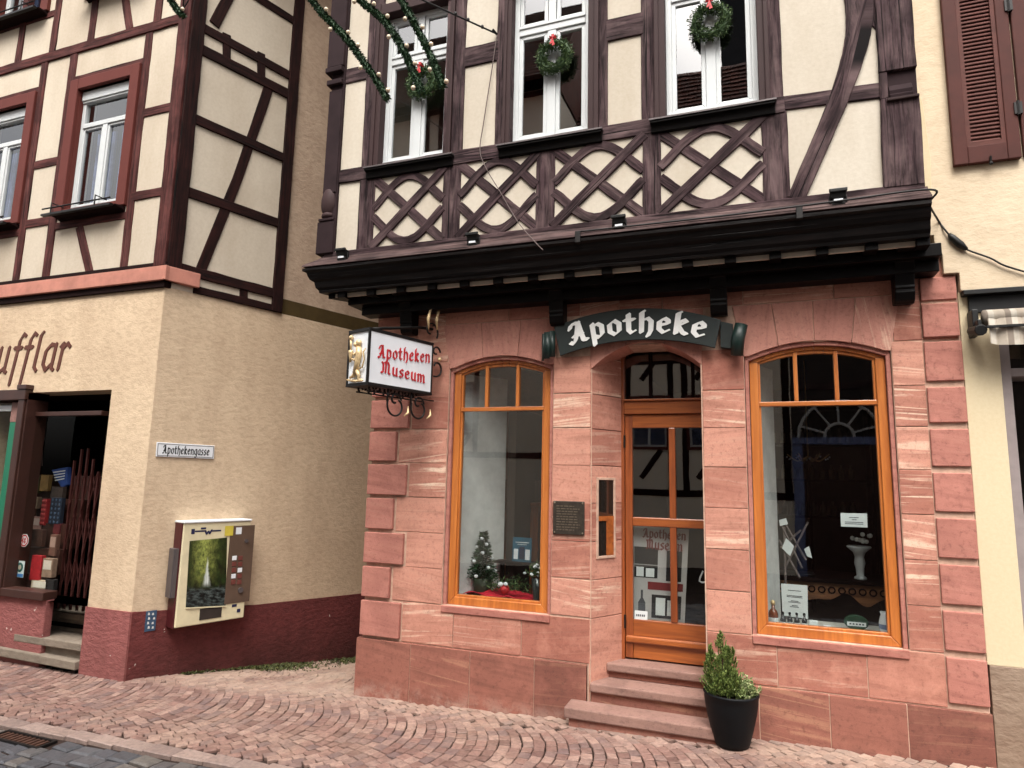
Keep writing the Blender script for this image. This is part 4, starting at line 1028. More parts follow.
def slat_panel(m):
    ring(m, SH, 1.555, 1.80, 4.52, 5.78, .028, .004, .036)
    z = 4.555
    while z < 5.75:
        m.add([SH.w(1.583, z, .028), SH.w(1.772, z, .028), SH.w(1.772, z + .026, .012), SH.w(1.583, z + .026, .012), SH.w(1.583, z - .006, .026), SH.w(1.772, z - .006, .026), SH.w(1.772, z + .020, .009), SH.w(1.583, z + .020, .009)],
              [[0, 1, 2, 3], [4, 7, 6, 5], [0, 4, 5, 1], [1, 5, 6, 2], [2, 6, 7, 3], [3, 7, 4, 0]]); z += .0315
part('louvres', M['shutter_slat'], sh, slat_panel)
part('shutter_backing', M['dark_timber'], sh, lambda m: m.rect(SH, 1.555, 1.80, 4.52, 5.78, .001, .004))
for z in (4.72, 5.55):
  def hinges(m):
    m.rect(SH, 1.86, 1.91, z, z + .09, .03, .055); m.tube([SH.w(1.884, z - .01, .052), SH.w(1.884, z + .1, .052)], .01, 6)
  part('hinge', M['iron'], sh, hinges)
part('shutter_latch', M['iron'], sh, lambda m: (m.tube([SH.w(1.69, 4.37, .045), SH.w(1.69, 4.42, .055)], .008, 6), m.ball(SH.w(1.69, 4.365, .05), .014)))
# awning, rolled in
aw = thing('shop_awning', 'rolled striped canvas awning in a black housing over the neighbouring shop', 'awning', (2.5, -.1, 3.2))
t = NT('striped_canvas'); x = t.n('ShaderNodeSeparateXYZ'); t.l(t.co(), x.inputs[0])
wv = t.math('FRACT', t.math('MULTIPLY', x.outputs[0], 7.5)); st_ = t.ramp(wv, [(.0, lin((176, 164, 148))), (.46, lin((176, 164, 148))), (.5, lin((134, 122, 110))), (.72, lin((134, 122, 110))), (.76, lin((188, 180, 166)))])
col = t.mix(t.ramp(t.noise(9., 4, .6), [(.4, 0.), (.7, .5)]), st_, lin((110, 98, 86))); M['canvas'] = t.done(col, .9, t.bump(t.noise(40, 3, .5), .2, .004), .2)
def arms(m): m.rect(XF(0), 1.485, 1.525, 3.08, 3.27, .01, .13); m.rect(XF(0), 1.495, 1.52, 3.10, 3.18, .13, .2); m.tube([(1.51, -.03, 3.13), (1.51, -.21, 3.1)], .04, 10)
part('arm_bracket', M['blackplastic'], aw, arms, .006)
part('roller', M['canvas'], aw, lambda m: m.tube([(1.55, -.13, 3.20), (6, -.13, 3.20)], .058, 14), 0., True)
def val(m):
    n = 90; P = []
    for i in range(n + 1):
        x = 1.56 + 4.4 * i / n; d = .012 * sin(i * 1.9) + .008 * sin(i * .7)
        P.append(((x, -.187 + d * .3, 3.185), (x, -.20 + d, 3.11 + .004 * sin(i)), (x, -.205 + d * 1.5, 3.005 - .018 * abs(sin(i * .55)))))
    for a, b in zip(P, P[1:]): m.face([a[1], b[1], b[0], a[0]]); m.face([a[2], b[2], b[1], a[1]])
part('valance', M['canvas'], aw, val, 0., True)
part('front_bar', M['blackplastic'], aw, lambda m: m.box(1.54, 6, -.222, -.196, 3.112, 3.128))

# =================================================================== HOUSES ACROSS THE STREET (seen in the window panes)
OY = -10.2
OF = Frame((0, OY, 0), (-1, 0, 0), (0, 1, 0))
def across(name_label, x0, x1, eaves, ridge, frame_mat, wall_mat, wins, door=None, zt=2.2):
    h = thing('house_across_street', name_label, 'house', ((x0 + x1) / 2, OY, -.1), 'houses across the street')
    A0, A1 = -x1, -x0
    part('wall', wall_mat, h, lambda m: wall_holes(m, OF, A0, A1, -.3, eaves, [(-b, -a, z, Z) for a, b, z, Z in wins], -.3, 0))
    part('back_wall', wall_mat, h, lambda m: (m.rect(OF, A0, A1, -.3, eaves, -6.2, -6.), m.rect(OF, A0, A0 + .2, -.3, eaves, -6., -.3), m.rect(OF, A1 - .2, A1, -.3, eaves, -6., -.3)))
    def rf(m):
        for sgn in (1, -1):
            n = 26; L = ridge - eaves
            for k in range(n):
                y0 = OY - 3 + sgn * 3.7 * (1 - k / n); y1 = OY - 3 + sgn * 3.7 * (1 - (k + 1) / n); z0 = eaves - .1 + L * k / n; z1 = eaves - .1 + L * (k + 1) / n
                c = int((x1 - x0) / (.22 if sgn > 0 else 2.)) 
                for j in range(c):
                    a = x0 + (x1 - x0) * j / c; b = x0 + (x1 - x0) * (j + .96) / c; d = R.uniform(.0, .012)
                    m.face([(a, y0 + sgn * .03, z0 + .03 + d), (b, y0 + sgn * .03, z0 + .03 + d), (b, y1, z1 + d), (a, y1, z1 + d)] if sgn > 0 else [(b, y0, z0), (a, y0, z0), (a, y1, z1), (b, y1, z1)])
        m.add([(x0, OY + .6, eaves - .12), (x1, OY + .6, eaves - .12), (x1, OY - 3, ridge - .14), (x0, OY - 3, ridge - .14), (x0, OY - 6.6, eaves - .12), (x1, OY - 6.6, eaves - .12)], [[0, 1, 2, 3], [3, 2, 5, 4], [0, 3, 4], [1, 5, 2]])
    part('roof', M['tiles'], h, rf)
    def TT(pts, w, nm): timber(OF, pts, w, frame_mat, h, nm, step=1.)
    zz = [zt, (zt + eaves) / 2 - .15, (zt + eaves) / 2 + .15, eaves - .1] if eaves > 5 else [zt, eaves - .1]
    for z in zz: TT([(A0, z), (A1, z)], .16, 'rail')
    xs = sorted({A0 + .1, A1 - .1} | {-a + .08 for a, b, z, Z in wins} | {-b - .08 for a, b, z, Z in wins})
    for x in xs: TT([(x, zt), (x, eaves)], .15, 'post')
    for a, b, z, Z in wins:
        c = -(a + b) / 2
        TT([(c - .3, z - .05), (c + .2, z - .75)], .13, 'brace')
        w = part('window', M['casing'], h, lambda m: ring(m, OF, -b - .05, -a + .05, z - .05, Z + .05, .07, -.1, .03))
        part('frame', M['white'], w, lambda m: (ring(m, OF, -b, -a, z, Z, .07, -.12, -.03), m.rect(OF, c - .03, c + .03, z + .07, Z - .07, -.11, -.04), m.rect(OF, -b + .07, -a - .07, z + (Z - z) * .68, z + (Z - z) * .68 + .06, -.1, -.045)))
        part('pane', M['glass_left'], w, lambda m: m.rect(OF, -b + .06, -a - .06, z + .06, Z - .06, -.09, -.084))
        part('curtain', M['curtain'], w, lambda m: m.rect(OF, -b, -a, z, Z, -.28, -.25))
    if door: door(h)
    return h
across('half timbered house across the street with cream panels above a plain base', -4.5, .8, 8.6, 13.9, M['dark_timber'], M['cream_across'],
       [(-4.3, -3.5, 2.85, 4.1), (-2.9, -2.0, 2.85, 4.1), (-1.5, -.7, 2.85, 4.1), (-4.3, -3.5, 5.3, 6.6), (-2.9, -2.0, 5.3, 6.6), (-1.5, -.7, 5.3, 6.6)], None, 1.75)
def fandoor(h):
    stone = M['purple_paint']; cx = -1.75
    d = part('door', brown, h, lambda m: m.rect(OF, cx - .75, cx + .75, -.2, 2.9, .001, .05))
    part('door_frame', M['curtain'], d, lambda m: (m.rect(OF, cx - .95, cx - .75, -.2, 2.9, 0, .07), m.rect(OF, cx + .75, cx + .95, -.2, 2.9, 0, .07), m.rect(OF, cx - .95, cx + .95, 2.9, 3.05, .0, .09)))
    def fan(m):
        for r in (.3, .82):
            m.tube([OF.w(cx + r * cos(pi * k / 12), 3.05 + r * sin(pi * k / 12), .05) for k in range(13)], .035, 6)
        for k in range(5):
            a = pi * (k + .5) / 5; m.tube([OF.w(cx + .3 * cos(a), 3.05 + .3 * sin(a), .05), OF.w(cx + .82 * cos(a), 3.05 + .82 * sin(a), .05)], .025, 5)
    part('fanlight', M['curtain_w'], d, fan)
    part('fanlight_backing', M['room'], d, lambda m: m.prism(OF, [(cx + .9 * cos(pi * k / 12), 3.05 + .9 * sin(pi * k / 12)) for k in range(13)], .0, .02))
dark_wall = plain('dark_rendered_wall', (66, 58, 56), .9, .2, 0., .2, 3.)
across('dark rendered house across the street with an arched fanlight over its door', 0.8, 6.5, 6.6, 10.8, M['purple'], dark_wall,
       [(3.2, 4.2, 4.6, 5.9)], fandoor, 4.2)
across('tall timbered house across the street at the left end of the row', -13.5, -4.5, 12.2, 17., M['red_timber'], M['cream_across'],
       [(-11.5, -10.5, 3.2, 4.5), (-9.4, -8.4, 3.2, 4.5), (-7.8, -7., 3.2, 4.5), (-9.4, -8.4, 6.6, 7.9), (-7.8, -7., 6.6, 7.9)], None, 2.6)

tw = thing('slate_tower', 'dark slate hung tower behind the houses across the street', 'tower', (1.6, -21, -.2))
slate = plain('dark_slate', (40, 40, 44), .7, .4, 0., .25, 5.)
part('shaft', slate, tw, lambda m: m.box(-.75, 4.5, -24, -19.6, -.3, 25.)); part('spire', slate, tw, lambda m: m.add([(-1., -24.2, 25), (4.7, -24.2, 25), (4.7, -19.4, 25), (-1., -19.4, 25), (1.8, -21.8, 36)], [[0, 1, 4], [1, 2, 4], [2, 3, 4], [3, 0, 4], [3, 2, 1, 0]]))

# =================================================================== THINGS ON AND AROUND THE PHARMACY
def fit_text(mb, fr, s, pa, pb, nib=.2, thin=.07, ang=40, sp=.12, out=0., th=.006, slant=0., size=None):
    """lettering set between two surveyed baseline ends"""
    a = fr.px(*pa, out); b = fr.px(*pb, out); w = textw(s, sp); L = b[0] - a[0]; sz = L / w
    k = (b[1] - a[1]) / L; ky = 1. if size is None else size / sz
    write(mb, fr, s, lambda x, y: (a[0] + x, a[1] + x * k + y * ky), sz, nib, thin, ang, sp, out, out + th, slant)

# ---- curved name board over the door
def circle3(p, q, r):
    ax, ay, bx, by, cx, cy = *p, *q, *r; d = 2 * (ax * (by - cy) + bx * (cy - ay) + cx * (ay - by))
    ux = ((ax * ax + ay * ay) * (by - cy) + (bx * bx + by * by) * (cy - ay) + (cx * cx + cy * cy) * (ay - by)) / d
    uy = ((ax * ax + ay * ay) * (cx - bx) + (bx * bx + by * by) * (ax - cx) + (cx * cx + cy * cy) * (bx - ax)) / d
    return ux, uy, sqrt((ax - ux) ** 2 + (ay - uy) ** 2)
BF = XF(-.09)
tl, tp, tr_ = BF.px(554, 327), BF.px(645, 308), BF.px(721, 320)
bl, bm_, br = BF.px(560, 356), BF.px(645, 339.5), BF.px(715, 348)
CX, CZ_, RO = circle3(tl, tp, tr_); CX2, CZ2, RI = circle3(bl, bm_, br)
sg = thing('arched_name_board', 'dark green curved ribbon board reading Apotheke above the door arch', 'sign', (-.83, -.09, 3.1))
def band(m):
    n = 24; a0 = atan2(tl[1] - CZ_, tl[0] - CX); a1 = atan2(tr_[1] - CZ_, tr_[0] - CX); b0 = atan2(bl[1] - CZ2, bl[0] - CX2); b1 = atan2(br[1] - CZ2, br[0] - CX2)
    O = [(CX + RO * cos(a0 + (a1 - a0) * k / n), CZ_ + RO * sin(a0 + (a1 - a0) * k / n)) for k in range(n + 1)]
    I = [(CX2 + RI * cos(b0 + (b1 - b0) * k / n), CZ2 + RI * sin(b0 + (b1 - b0) * k / n)) for k in range(n + 1)]
    m.prism(BF, I + O[::-1], -.02, .0)
part('board', M['signgreen'], sg, band, .004)
def nametext(m):
    s = 'Apotheke'; pa, pb = BF.px(571, 343), BF.px(705, 333); w = textw(s, .2)
    a0 = atan2(pa[1] - CZ2, pa[0] - CX2); a1 = atan2(pb[1] - CZ2, pb[0] - CX2); rb_ = RI + .062; sz = (a0 - a1) * rb_ / w
    def f(x, y):
        a = a0 - x / rb_; r = rb_ + y * .76
        return (CX2 + r * cos(a), CZ2 + r * sin(a))
    write(m, BF, s, f, sz, .26, .10, 38, .2, .001, .008)
part('lettering', M['letterwhite'], sg, nametext)
def tail_l(m):
    P = [(-.01, -.004), (-.05, .03), (-.10, .035), (-.125, .01), (-.14, -.03)]
    x0, z1, z0 = tl[0] + .02, tl[1] - .03, bl[1] - .015
    for (a, o), (b, o2) in zip(P, P[1:]):
        m.add([BF.w(x0 + a, z0 + a * .55 + .02, o), BF.w(x0 + b, z0 + b * .3 + .02, o2), BF.w(x0 + b, z1 + b * .2, o2), BF.w(x0 + a, z1 + a * .35, o), BF.w(x0 + a, z0 + a * .55 + .02, o - .012), BF.w(x0 + b, z0 + b * .3 + .02, o2 - .012), BF.w(x0 + b, z1 + b * .2, o2 - .012), BF.w(x0 + a, z1 + a * .35, o - .012)],
              [[0, 1, 2, 3], [4, 7, 6, 5], [0, 4, 5, 1], [3, 2, 6, 7], [1, 5, 6, 2], [0, 3, 7, 4]])
part('ribbon_end', M['signgreen2'], sg, tail_l, .0, True)
def tail_r(m):
    x0, z1, z0 = tr_[0] - .01, tr_[1], br[1] + .01
    m.prism(BF, [(x0, z0), (x0 + .10, z0 - .02), (x0 + .10, z1 - .03), (x0, z1)], -.07, -.03)
part('ribbon_fold', M['signgreen'], sg, tail_r, .004)
def curl(m):
    x0 = tr_[0] + .125; zb = br[1] - .03
    m.tube([BF.w(x0 - .012, zb - .035, -.02), BF.w(x0, zb + .1, -.01), BF.w(x0 + .03, zb + .215, -.012)], [.048, .052, .050], 16)
part('ribbon_end', M['signgreen2'], sg, curl, .0, True)
part('wall_fixing', M['iron'], sg, lambda m: (m.box(-1.30, -1.27, -.075, .0, 3.25, 3.28), m.box(-.42, -.39, -.075, .0, 3.25, 3.28)))

# ---- box sign hanging from a scrolled iron bracket
P1 = Vector((-3.015, -.88, 0)); P0 = Vector((-2.79, -.15, 0)); eS = (P0 - P1).normalized(); SL = (P0 - P1).length; EW = .275
SG = Frame(P1, eS, (eS.y, -eS.x, 0)); pl_ = Vector((-eS.y, eS.x, 0))
SE = Frame(P1 + pl_ * EW, (eS.y, -eS.x, 0), (-eS.x, -eS.y, 0)); S0, S1 = 2.762, 3.232
bs = thing('hanging_box_sign', 'white box sign with red Apotheken Museum lettering on a scrolled iron bracket', 'sign', (-2.9, -.5, 2.77))
def body(m):
    c = [P1, P0, P0 + pl_ * EW, P1 + pl_ * EW]; s = .008
    m.rect(SG, s, SL - s, S0 + s, S1 - s, -EW + s, -.001)
part('lamp_body', M['signwhite'], bs, body)
def edges(m):
    w = .016
    for fr, L in ((SG, SL), (SE, EW)): ring(m, fr, 0, L, S0, S1, w, -.012, .004)
    m.rect(SG, -.003, SL + .003, S1 - .006, S1 + .012, -EW - .003, .005); m.rect(SG, -.003, SL + .003, S0 - .012, S0 + .004, -EW - .003, .005)
part('frame', M['iron'], bs, edges, .002)
def redtext(m):
    fit_text(m, SG, 'Apotheken', (378, 357.5), (429.5, 362.5), .22, .08, 42, .2, .001, .004, 0., .074)
    fit_text(m, SG, 'Museum', (381, 372.5), (424.5, 383), .22, .08, 42, .2, .001, .004, 0., .070)
part('lettering', M['signred'], bs, redtext)
def lion(m):
    q = lambda x, y: (x * EW, S0 + y * (S1 - S0))
    def seg(pts, rad):
        m.tube([SE.w(*q(x, y), .012) for x, y in pts], [r * EW * .68 for r in rad], 8)
    seg([(.46, .20), (.55, .40), (.60, .55), (.56, .68)], [.12, .13, .15, .12])           # body
    m.ball(SE.w(*q(.56, .76), .014), .030, 10, (1, .7, 1)); m.ball(SE.w(*q(.47, .73), .024), .022, 8)
    seg([(.56, .62), (.40, .55), (.30, .58)], [.07, .06, .05]); seg([(.58, .56), (.42, .44), (.28, .48)], [.07, .06, .05])
    seg([(.50, .26), (.38, .16), (.24, .13)], [.10, .08, .06]); seg([(.56, .25), (.66, .14), (.62, .08), (.78, .08)], [.10, .08, .06, .04])
    seg([(.60, .28), (.78, .30), (.86, .44), (.80, .58), (.9, .64)], [.05, .04, .035, .04, .02])
    seg([(.20, .42), (.20, .50), (.20, .60), (.20, .64)], [.05, .07, .11, .11])              # mortar
    seg([(.20, .62), (.17, .86)], [.035, .06]); m.ball(SE.w(*q(.18, .88), .012), .022, 8)
    seg([(.10, .10), (.5, .06), (.84, .06)], [.05, .06, .04])
part('gilt_lion_relief', M['gold'], bs, lion, .0, True)
def scroll(m):
    top = lambda s, z, d=-EW / 2: SG.w(s, z, d)
    m.tube([top(SL + .14, 3.42), top(SL - .05, 3.40), top(.25, 3.30), top(.05, 3.25)], .014, 8)
    m.tube([top(SL + .13, 2.66), top(SL + .13, 3.50)], .014, 8)
    def sp(c, r0, r1, a0, a1, d):
        m.tube([top(c[0] + (r0 + (r1 - r0) * k / 22) * cos(a0 + (a1 - a0) * k / 22), c[1] + (r0 + (r1 - r0) * k / 22) * sin(a0 + (a1 - a0) * k / 22), d) for k in range(23)], .009, 6)
    for d in (-EW * .25, -EW * .75):
        m.tube([top(.06, S0 - .05, d), top(SL + .1, S0 - .05, d)], .007, 6)
        for k in range(7): sp((.10 + .085 * k, S0 - .028), .03, .012, pi * (k % 2), pi * (k % 2) + 4.5 * (-1) ** k, d)
    for s in (.36, .64):
        sp((s, 2.61), .105, .06, pi * .85, pi * 2.35, -.03); sp((s - .01, 2.66), .07, .02, pi * 2., pi * 3.6, -.03)
        m.tube([top(s - .10, S0 - .01, -.03), top(s - .105, 2.64, -.03)], .009, 6)
    sp((SL - .02, 3.36), .10, .03, -.6, 4.6, -.02); sp((SL + .06, 3.02), .09, .03, -1.9, 2.8, -.01); sp((SL + .05, 3.17), .055, .02, 0, 5, -.01)
part('scroll_bracket', M['iron'], bs, scroll, 0., True)
for s, z, d in ((SL - .07, 3.46, .0), (SL + .02, 3.47, .02)): part('gilt_leaf', M['gold'], bs, lambda m: m.tube([SG.w(s, z - .1, d), SG.w(s - .02, z, d + .01), SG.w(s + .01, z + .08, d), SG.w(s + .03, z + .1, d)], [.006, .016, .012, .004], 8), 0., True)
for s in (.445, .725): part('gilt_leaf', M['gold'], bs, lambda m: m.tube([SG.w(s, 2.53, -.01), SG.w(s + .035, 2.56, .0), SG.w(s + .042, 2.62, -.01)], [.006, .013, .004], 8), 0., True)
part('gilt_rosette', M['gold'], bs, lambda m: m.ball(SG.w(SL + .08, 3.10, .01), .02), 0., True)

# ---- bronze plaque
pq = thing('bronze_plaque', 'dark bronze text plaque screwed to the sandstone pier left of the door', 'plaque', (-1.5, -.01, 1.54))
part('plate', M['bronze'], pq, lambda m: m.rect(FA, -1.642, -1.365, 1.542, 1.822, .004, .018), .004)
def ptxt(m):
    for k in range(10):
        z = 1.775 - .022 * k; x = -1.61; e = -1.395 - (.06 if k in (0, 9) else R.uniform(0, .04))
        while x < e: l = R.uniform(.012, .045); m.rect(FA, x, min(x + l, e), z, z + .009, .0175, .0195); x += l + .008
part('raised_text', M['bronze_hi'], pq, ptxt)
part('screw', M['bronze_hi'], pq, lambda m: [m.ball(FA.w(x, z, .018), .008) for x in (-1.627, -1.38) for z in (1.557, 1.807)])

# ---- street name sign
sn = thing('street_name_sign', 'white enamel street sign reading Apothekengasse on the tan side wall', 'sign', LS.w(.39, 2.15, 0))
part('plate', M['signwhite'], sn, lambda m: m.prism(LS, [(.075, 2.152), (.700, 2.150), (.695, 2.298), (.072, 2.304)], .004, .016), .004)
part('lettering', M['blackplastic'], sn, lambda m: fit_text(m, LS, 'Apothekengasse', (162.5, 453.2), (209, 455.3), .22, .07, 42, .16, .0162, .002, 0., .058))
part('border', M['sill_metal'], sn, lambda m: ring(m, LS, .084, .688, 2.162, 2.290, .005, .0155, .0175))

# ---- vending machine on the side wall
vm = thing('vending_machine', 'cream wall vending machine with a waterfall picture and a grey side handle', 'vending machine', LS.w(.72, .4, .1))
VO = .2; v0, v1, w0, w1 = .352, 1.105, .402, 1.462
VF = Frame(LS.w(0, 0, VO), dS, nS)
part('cabinet', plain('dark_red_cabinet', (74, 20, 24), .5, .4), vm, lambda m: m.rect(LS, v0 - .01, v1 - .01, w0 - .012, w1, .012, VO - .03), .008)
crm = plain('cream_enamel', (216, 204, 166), .4, .5, 0., .08, 8.)
part('front', crm, vm, lambda m: m.rect(LS, v0, v1, w0, w1, VO - .03, VO), .01)
part('top_cap', M['signwhite'], vm, lambda m: m.rect(LS, v0 - .012, v1 + .006, w1, w1 + .02, .0, VO + .012), .005)
t = NT('waterfall_picture'); uv = t.n('ShaderNodeTexCoord').outputs['UV']; sx = t.n('ShaderNodeSeparateXYZ'); t.l(uv, sx.inputs[0]); U, V = sx.outputs[0], sx.outputs[1]
n1 = t.noise(4.5, 8, .7, uv); n2 = t.noise(11., 8, .72, uv); n3 = t.noise(1., 5, .6, t.mapping(uv, (38, 5, 1)))
du = t.math('ABSOLUTE', t.math('SUBTRACT', U, t.math('MULTIPLY_ADD', n1, .5, .16)))
lightc = t.math('MULTIPLY', t.ramp(du, [(.04, 1.), (.36, .06)]), t.ramp(V, [(.28, .1), (.62, 1.)]))
col = t.mix(t.ramp(n1, [(.40, 0.), (.68, 1.)]), lin((8, 14, 8)), lin((40, 60, 24)))
col = t.mix(t.math('MULTIPLY', lightc, t.ramp(n2, [(.34, 0.), (.66, 1.)])), col, lin((178, 190, 88)))
xf = t.math('ABSOLUTE', t.math('SUBTRACT', U, t.math('MULTIPLY_ADD', n2, .10, .45)))
wd = t.math('MULTIPLY_ADD', t.math('POWER', t.math('MAXIMUM', t.math('SUBTRACT', .74, V), 0.), 1.6), .42, .012)
fall = t.math('MULTIPLY', t.ramp(t.math('DIVIDE', xf, wd), [(.25, 1.), (1., 0.)]), t.math('MULTIPLY', t.ramp(V, [(.27, 0.), (.34, 1.)]), t.ramp(V, [(.62, 1.), (.74, 0.)])))
col = t.mix(t.math('MULTIPLY', fall, t.ramp(n3, [(.25, .25), (.6, .95)])), col, lin((214, 222, 220)))
wat = t.ramp(t.math('SUBTRACT', V, t.math('MULTIPLY', n1, .12)), [(.17, 1.), (.25, 0.)])
col = t.mix(wat, col, t.mix(t.ramp(t.noise(1., 6, .7, t.mapping(uv, (6, 22, 1))), [(.45, 0.), (.68, 1.)]), lin((12, 18, 18)), lin((92, 104, 102))))
pic = t.done(col, .3)
A = VF.px(189.5, 541); B = VF.px(227, 537.5); C_ = VF.px(225.5, 605.5); D_ = VF.px(185.5, 607.5)
def pict(m): m.face([VF.w(*D_, .003), VF.w(*C_, .003), VF.w(*B, .003), VF.w(*A, .003)], [(0, 0), (1, 0), (1, 1), (0, 1)])
part('picture', pic, vm, pict)
def vr(fr, m, u0, v0_, u1, v1_, o0, o1):
    a = fr.px(u0, v0_); b = fr.px(u1, v1_); m.rect(fr, min(a[0], b[0]), max(a[0], b[0]), min(a[1], b[1]), max(a[1], b[1]), o0, o1)
part('button_column', plain('brown_button_panel', (94, 74, 60), .45, .5), vm, lambda m: vr(VF, m, 230.5, 526, 249, 601, .0005, .006), .002)
part('dispensing_slot', M['room'], vm, lambda m: vr(VF, m, 200, 609, 221, 617, .0005, .005))
part('yellow_label', plain('yellow_label', (206, 186, 50), .5), vm, lambda m: vr(VF, m, 225, 526, 232.5, 535.5, .0065, .009))
part('white_label', M['signwhite'], vm, lambda m: vr(VF, m, 236, 527.5, 241, 534, .0065, .009))
redb = plain('red_button', (112, 58, 50), .5)
for i in range(5):
    for j in range(2): part('button', redb if (i + j) % 3 else M['signwhite'], vm, lambda m: vr(VF, m, 232 + j * 6 - i * .3, 556 + i * 6, 236 + j * 6 - i * .3, 560 + i * 6, .0065, .012), .002)
part('coin_lock', M['sill_metal'], vm, lambda m: m.tube([VF.w(*VF.px(240, 590), .006), VF.w(*VF.px(240, 590), .02)], .03, 14))
part('lock', M['sill_metal'], vm, lambda m: (m.tube([VF.w(*VF.px(246, 541), .006), VF.w(*VF.px(246, 541), .018)], .022, 12)))
def vtxt(m):
    fit_text(m, VF, 'W', (205, 534.5), (212, 533.5), .26, .12, 40, .1, .001, .002, 0., .03)
    vr(VF, m, 195, 530.6, 206, 531.6, .0008, .002); vr(VF, m, 211, 530.2, 221, 531.2, .0008, .002); vr(VF, m, 191.5, 529, 194.5, 534, .0008, .002); vr(VF, m, 201, 527.5, 206, 529.2, .0008, .002)
    vr(VF, m, 232, 604.5, 236.5, 606.5, .0008, .003); vr(VF, m, 237, 609, 240, 612, .0008, .003)
part('printed_logo', plain('dark_blue_print', (34, 36, 74), .5), vm, vtxt)
part('side_handle', M['sill_metal'], vm, lambda m: (m.rect(LS, v0 - .055, v0 - .012, .70, 1.20, .03, VO - .03), m.rect(LS, v0 - .065, v0 - .055, .70, 1.20, .10, VO - .035)), .006)
part('picture_sill', crm, vm, lambda m: m.prism(VF, [(D_[0], D_[1] - .012), (C_[0], C_[1] - .012), (C_[0], C_[1] - .002), (D_[0], D_[1] - .002)], .001, .012))

bp = thing('blue_notice_plate', 'small blue plate with white pictograms on the dark red base of the corner', 'notice', LS.w(.19, .37, 0))
part('plate', plain('blue_plate', (52, 78, 104), .5, .4, 0., .15, 20.), bp, lambda m: m.rect(LS, .133, .240, .372, .576, .013, .02), .003)
def pics(m):
    for i, (a, z) in enumerate(((.15, .535), (.19, .53), (.155, .49), (.205, .485), (.15, .445), (.195, .44), (.16, .40), (.20, .395))): m.prism(LS, [(a, z), (a + .022, z), (a + .018, z + .022), (a + .004, z + .026 - .006 * (i % 2))], .0195, .0212)
part('pictogram', M['curtain_w'], bp, pics)

# ---- floodlights on the cornice
for x, lab in ((-3.617, 'small black floodlight on the cornice beside the left corner post'), (-2.26, 'small black floodlight on the cornice below the second lattice panel'), (-.971, 'small black floodlight on the cornice above the curved name board'), (.624, 'small black floodlight on the cornice under the curved brace')):
    f = thing('floodlight', lab, 'floodlight', (x, -.5, 4.03), 'floodlights on the cornice')
    part('lamp_head', M['blackplastic'], f, lambda m: (m.add([(x - .05, -.52, 4.06), (x + .05, -.52, 4.06), (x + .05, -.45, 4.055), (x - .05, -.45, 4.055), (x - .055, -.535, 4.115), (x + .055, -.535, 4.115), (x + .05, -.46, 4.12), (x - .05, -.46, 4.12)], [[0, 3, 2, 1], [4, 5, 6, 7], [0, 1, 5, 4], [1, 2, 6, 5], [2, 3, 7, 6], [3, 0, 4, 7]]), m.box(x - .06, x + .06, -.545, -.525, 4.10, 4.125)), .004)
    part('stand', M['iron'], f, lambda m: (m.box(x - .04, x + .045, -.51, -.47, 4.0, 4.06), m.tube([(x - .055, -.49, 4.03), (x - .055, -.49, 4.09)], .007, 6), m.tube([(x + .055, -.49, 4.03), (x + .055, -.49, 4.09)], .007, 6)), .003)
    part('lens', M['signwhite'], f, lambda m: m.box(x - .03, x + .03, -.522, -.50, 4.035, 4.052))

# ---- greenery helpers
def tuft(m, p, d, l, w, n=1):
    """one flat needle spray: a few narrow blades fanned about a direction"""
    d = d.normalized(); a = d.orthogonal().normalized(); b = d.cross(a)
    for _ in range(n):
        an = R.uniform(0, 2 * pi); s = (a * cos(an) + b * sin(an)); dd = (d + s * R.uniform(.1, .7)).normalized(); q = s.cross(dd).normalized()
        ll = l * R.uniform(.6, 1.2)
        m.face([p - q * w * .5, p + dd * ll * .5 - q * w, p + dd * ll, p + dd * ll * .5 + q * w])
def curve(pts, n):
    pts = [Vector(p) for p in pts]; out = []
    for i in range(len(pts) - 1):
        p0 = pts[max(i - 1, 0)]; p1 = pts[i]; p2 = pts[i + 1]; p3 = pts[min(i + 2, len(pts) - 1)]
        for k in range(n):
            t = k / n; out.append(.5 * ((2 * p1) + (p2 - p0) * t + (2 * p0 - 5 * p1 + 4 * p2 - p3) * t * t + (3 * p1 - p0 - 3 * p2 + p3) * t ** 3))
    out.append(pts[-1]); return out

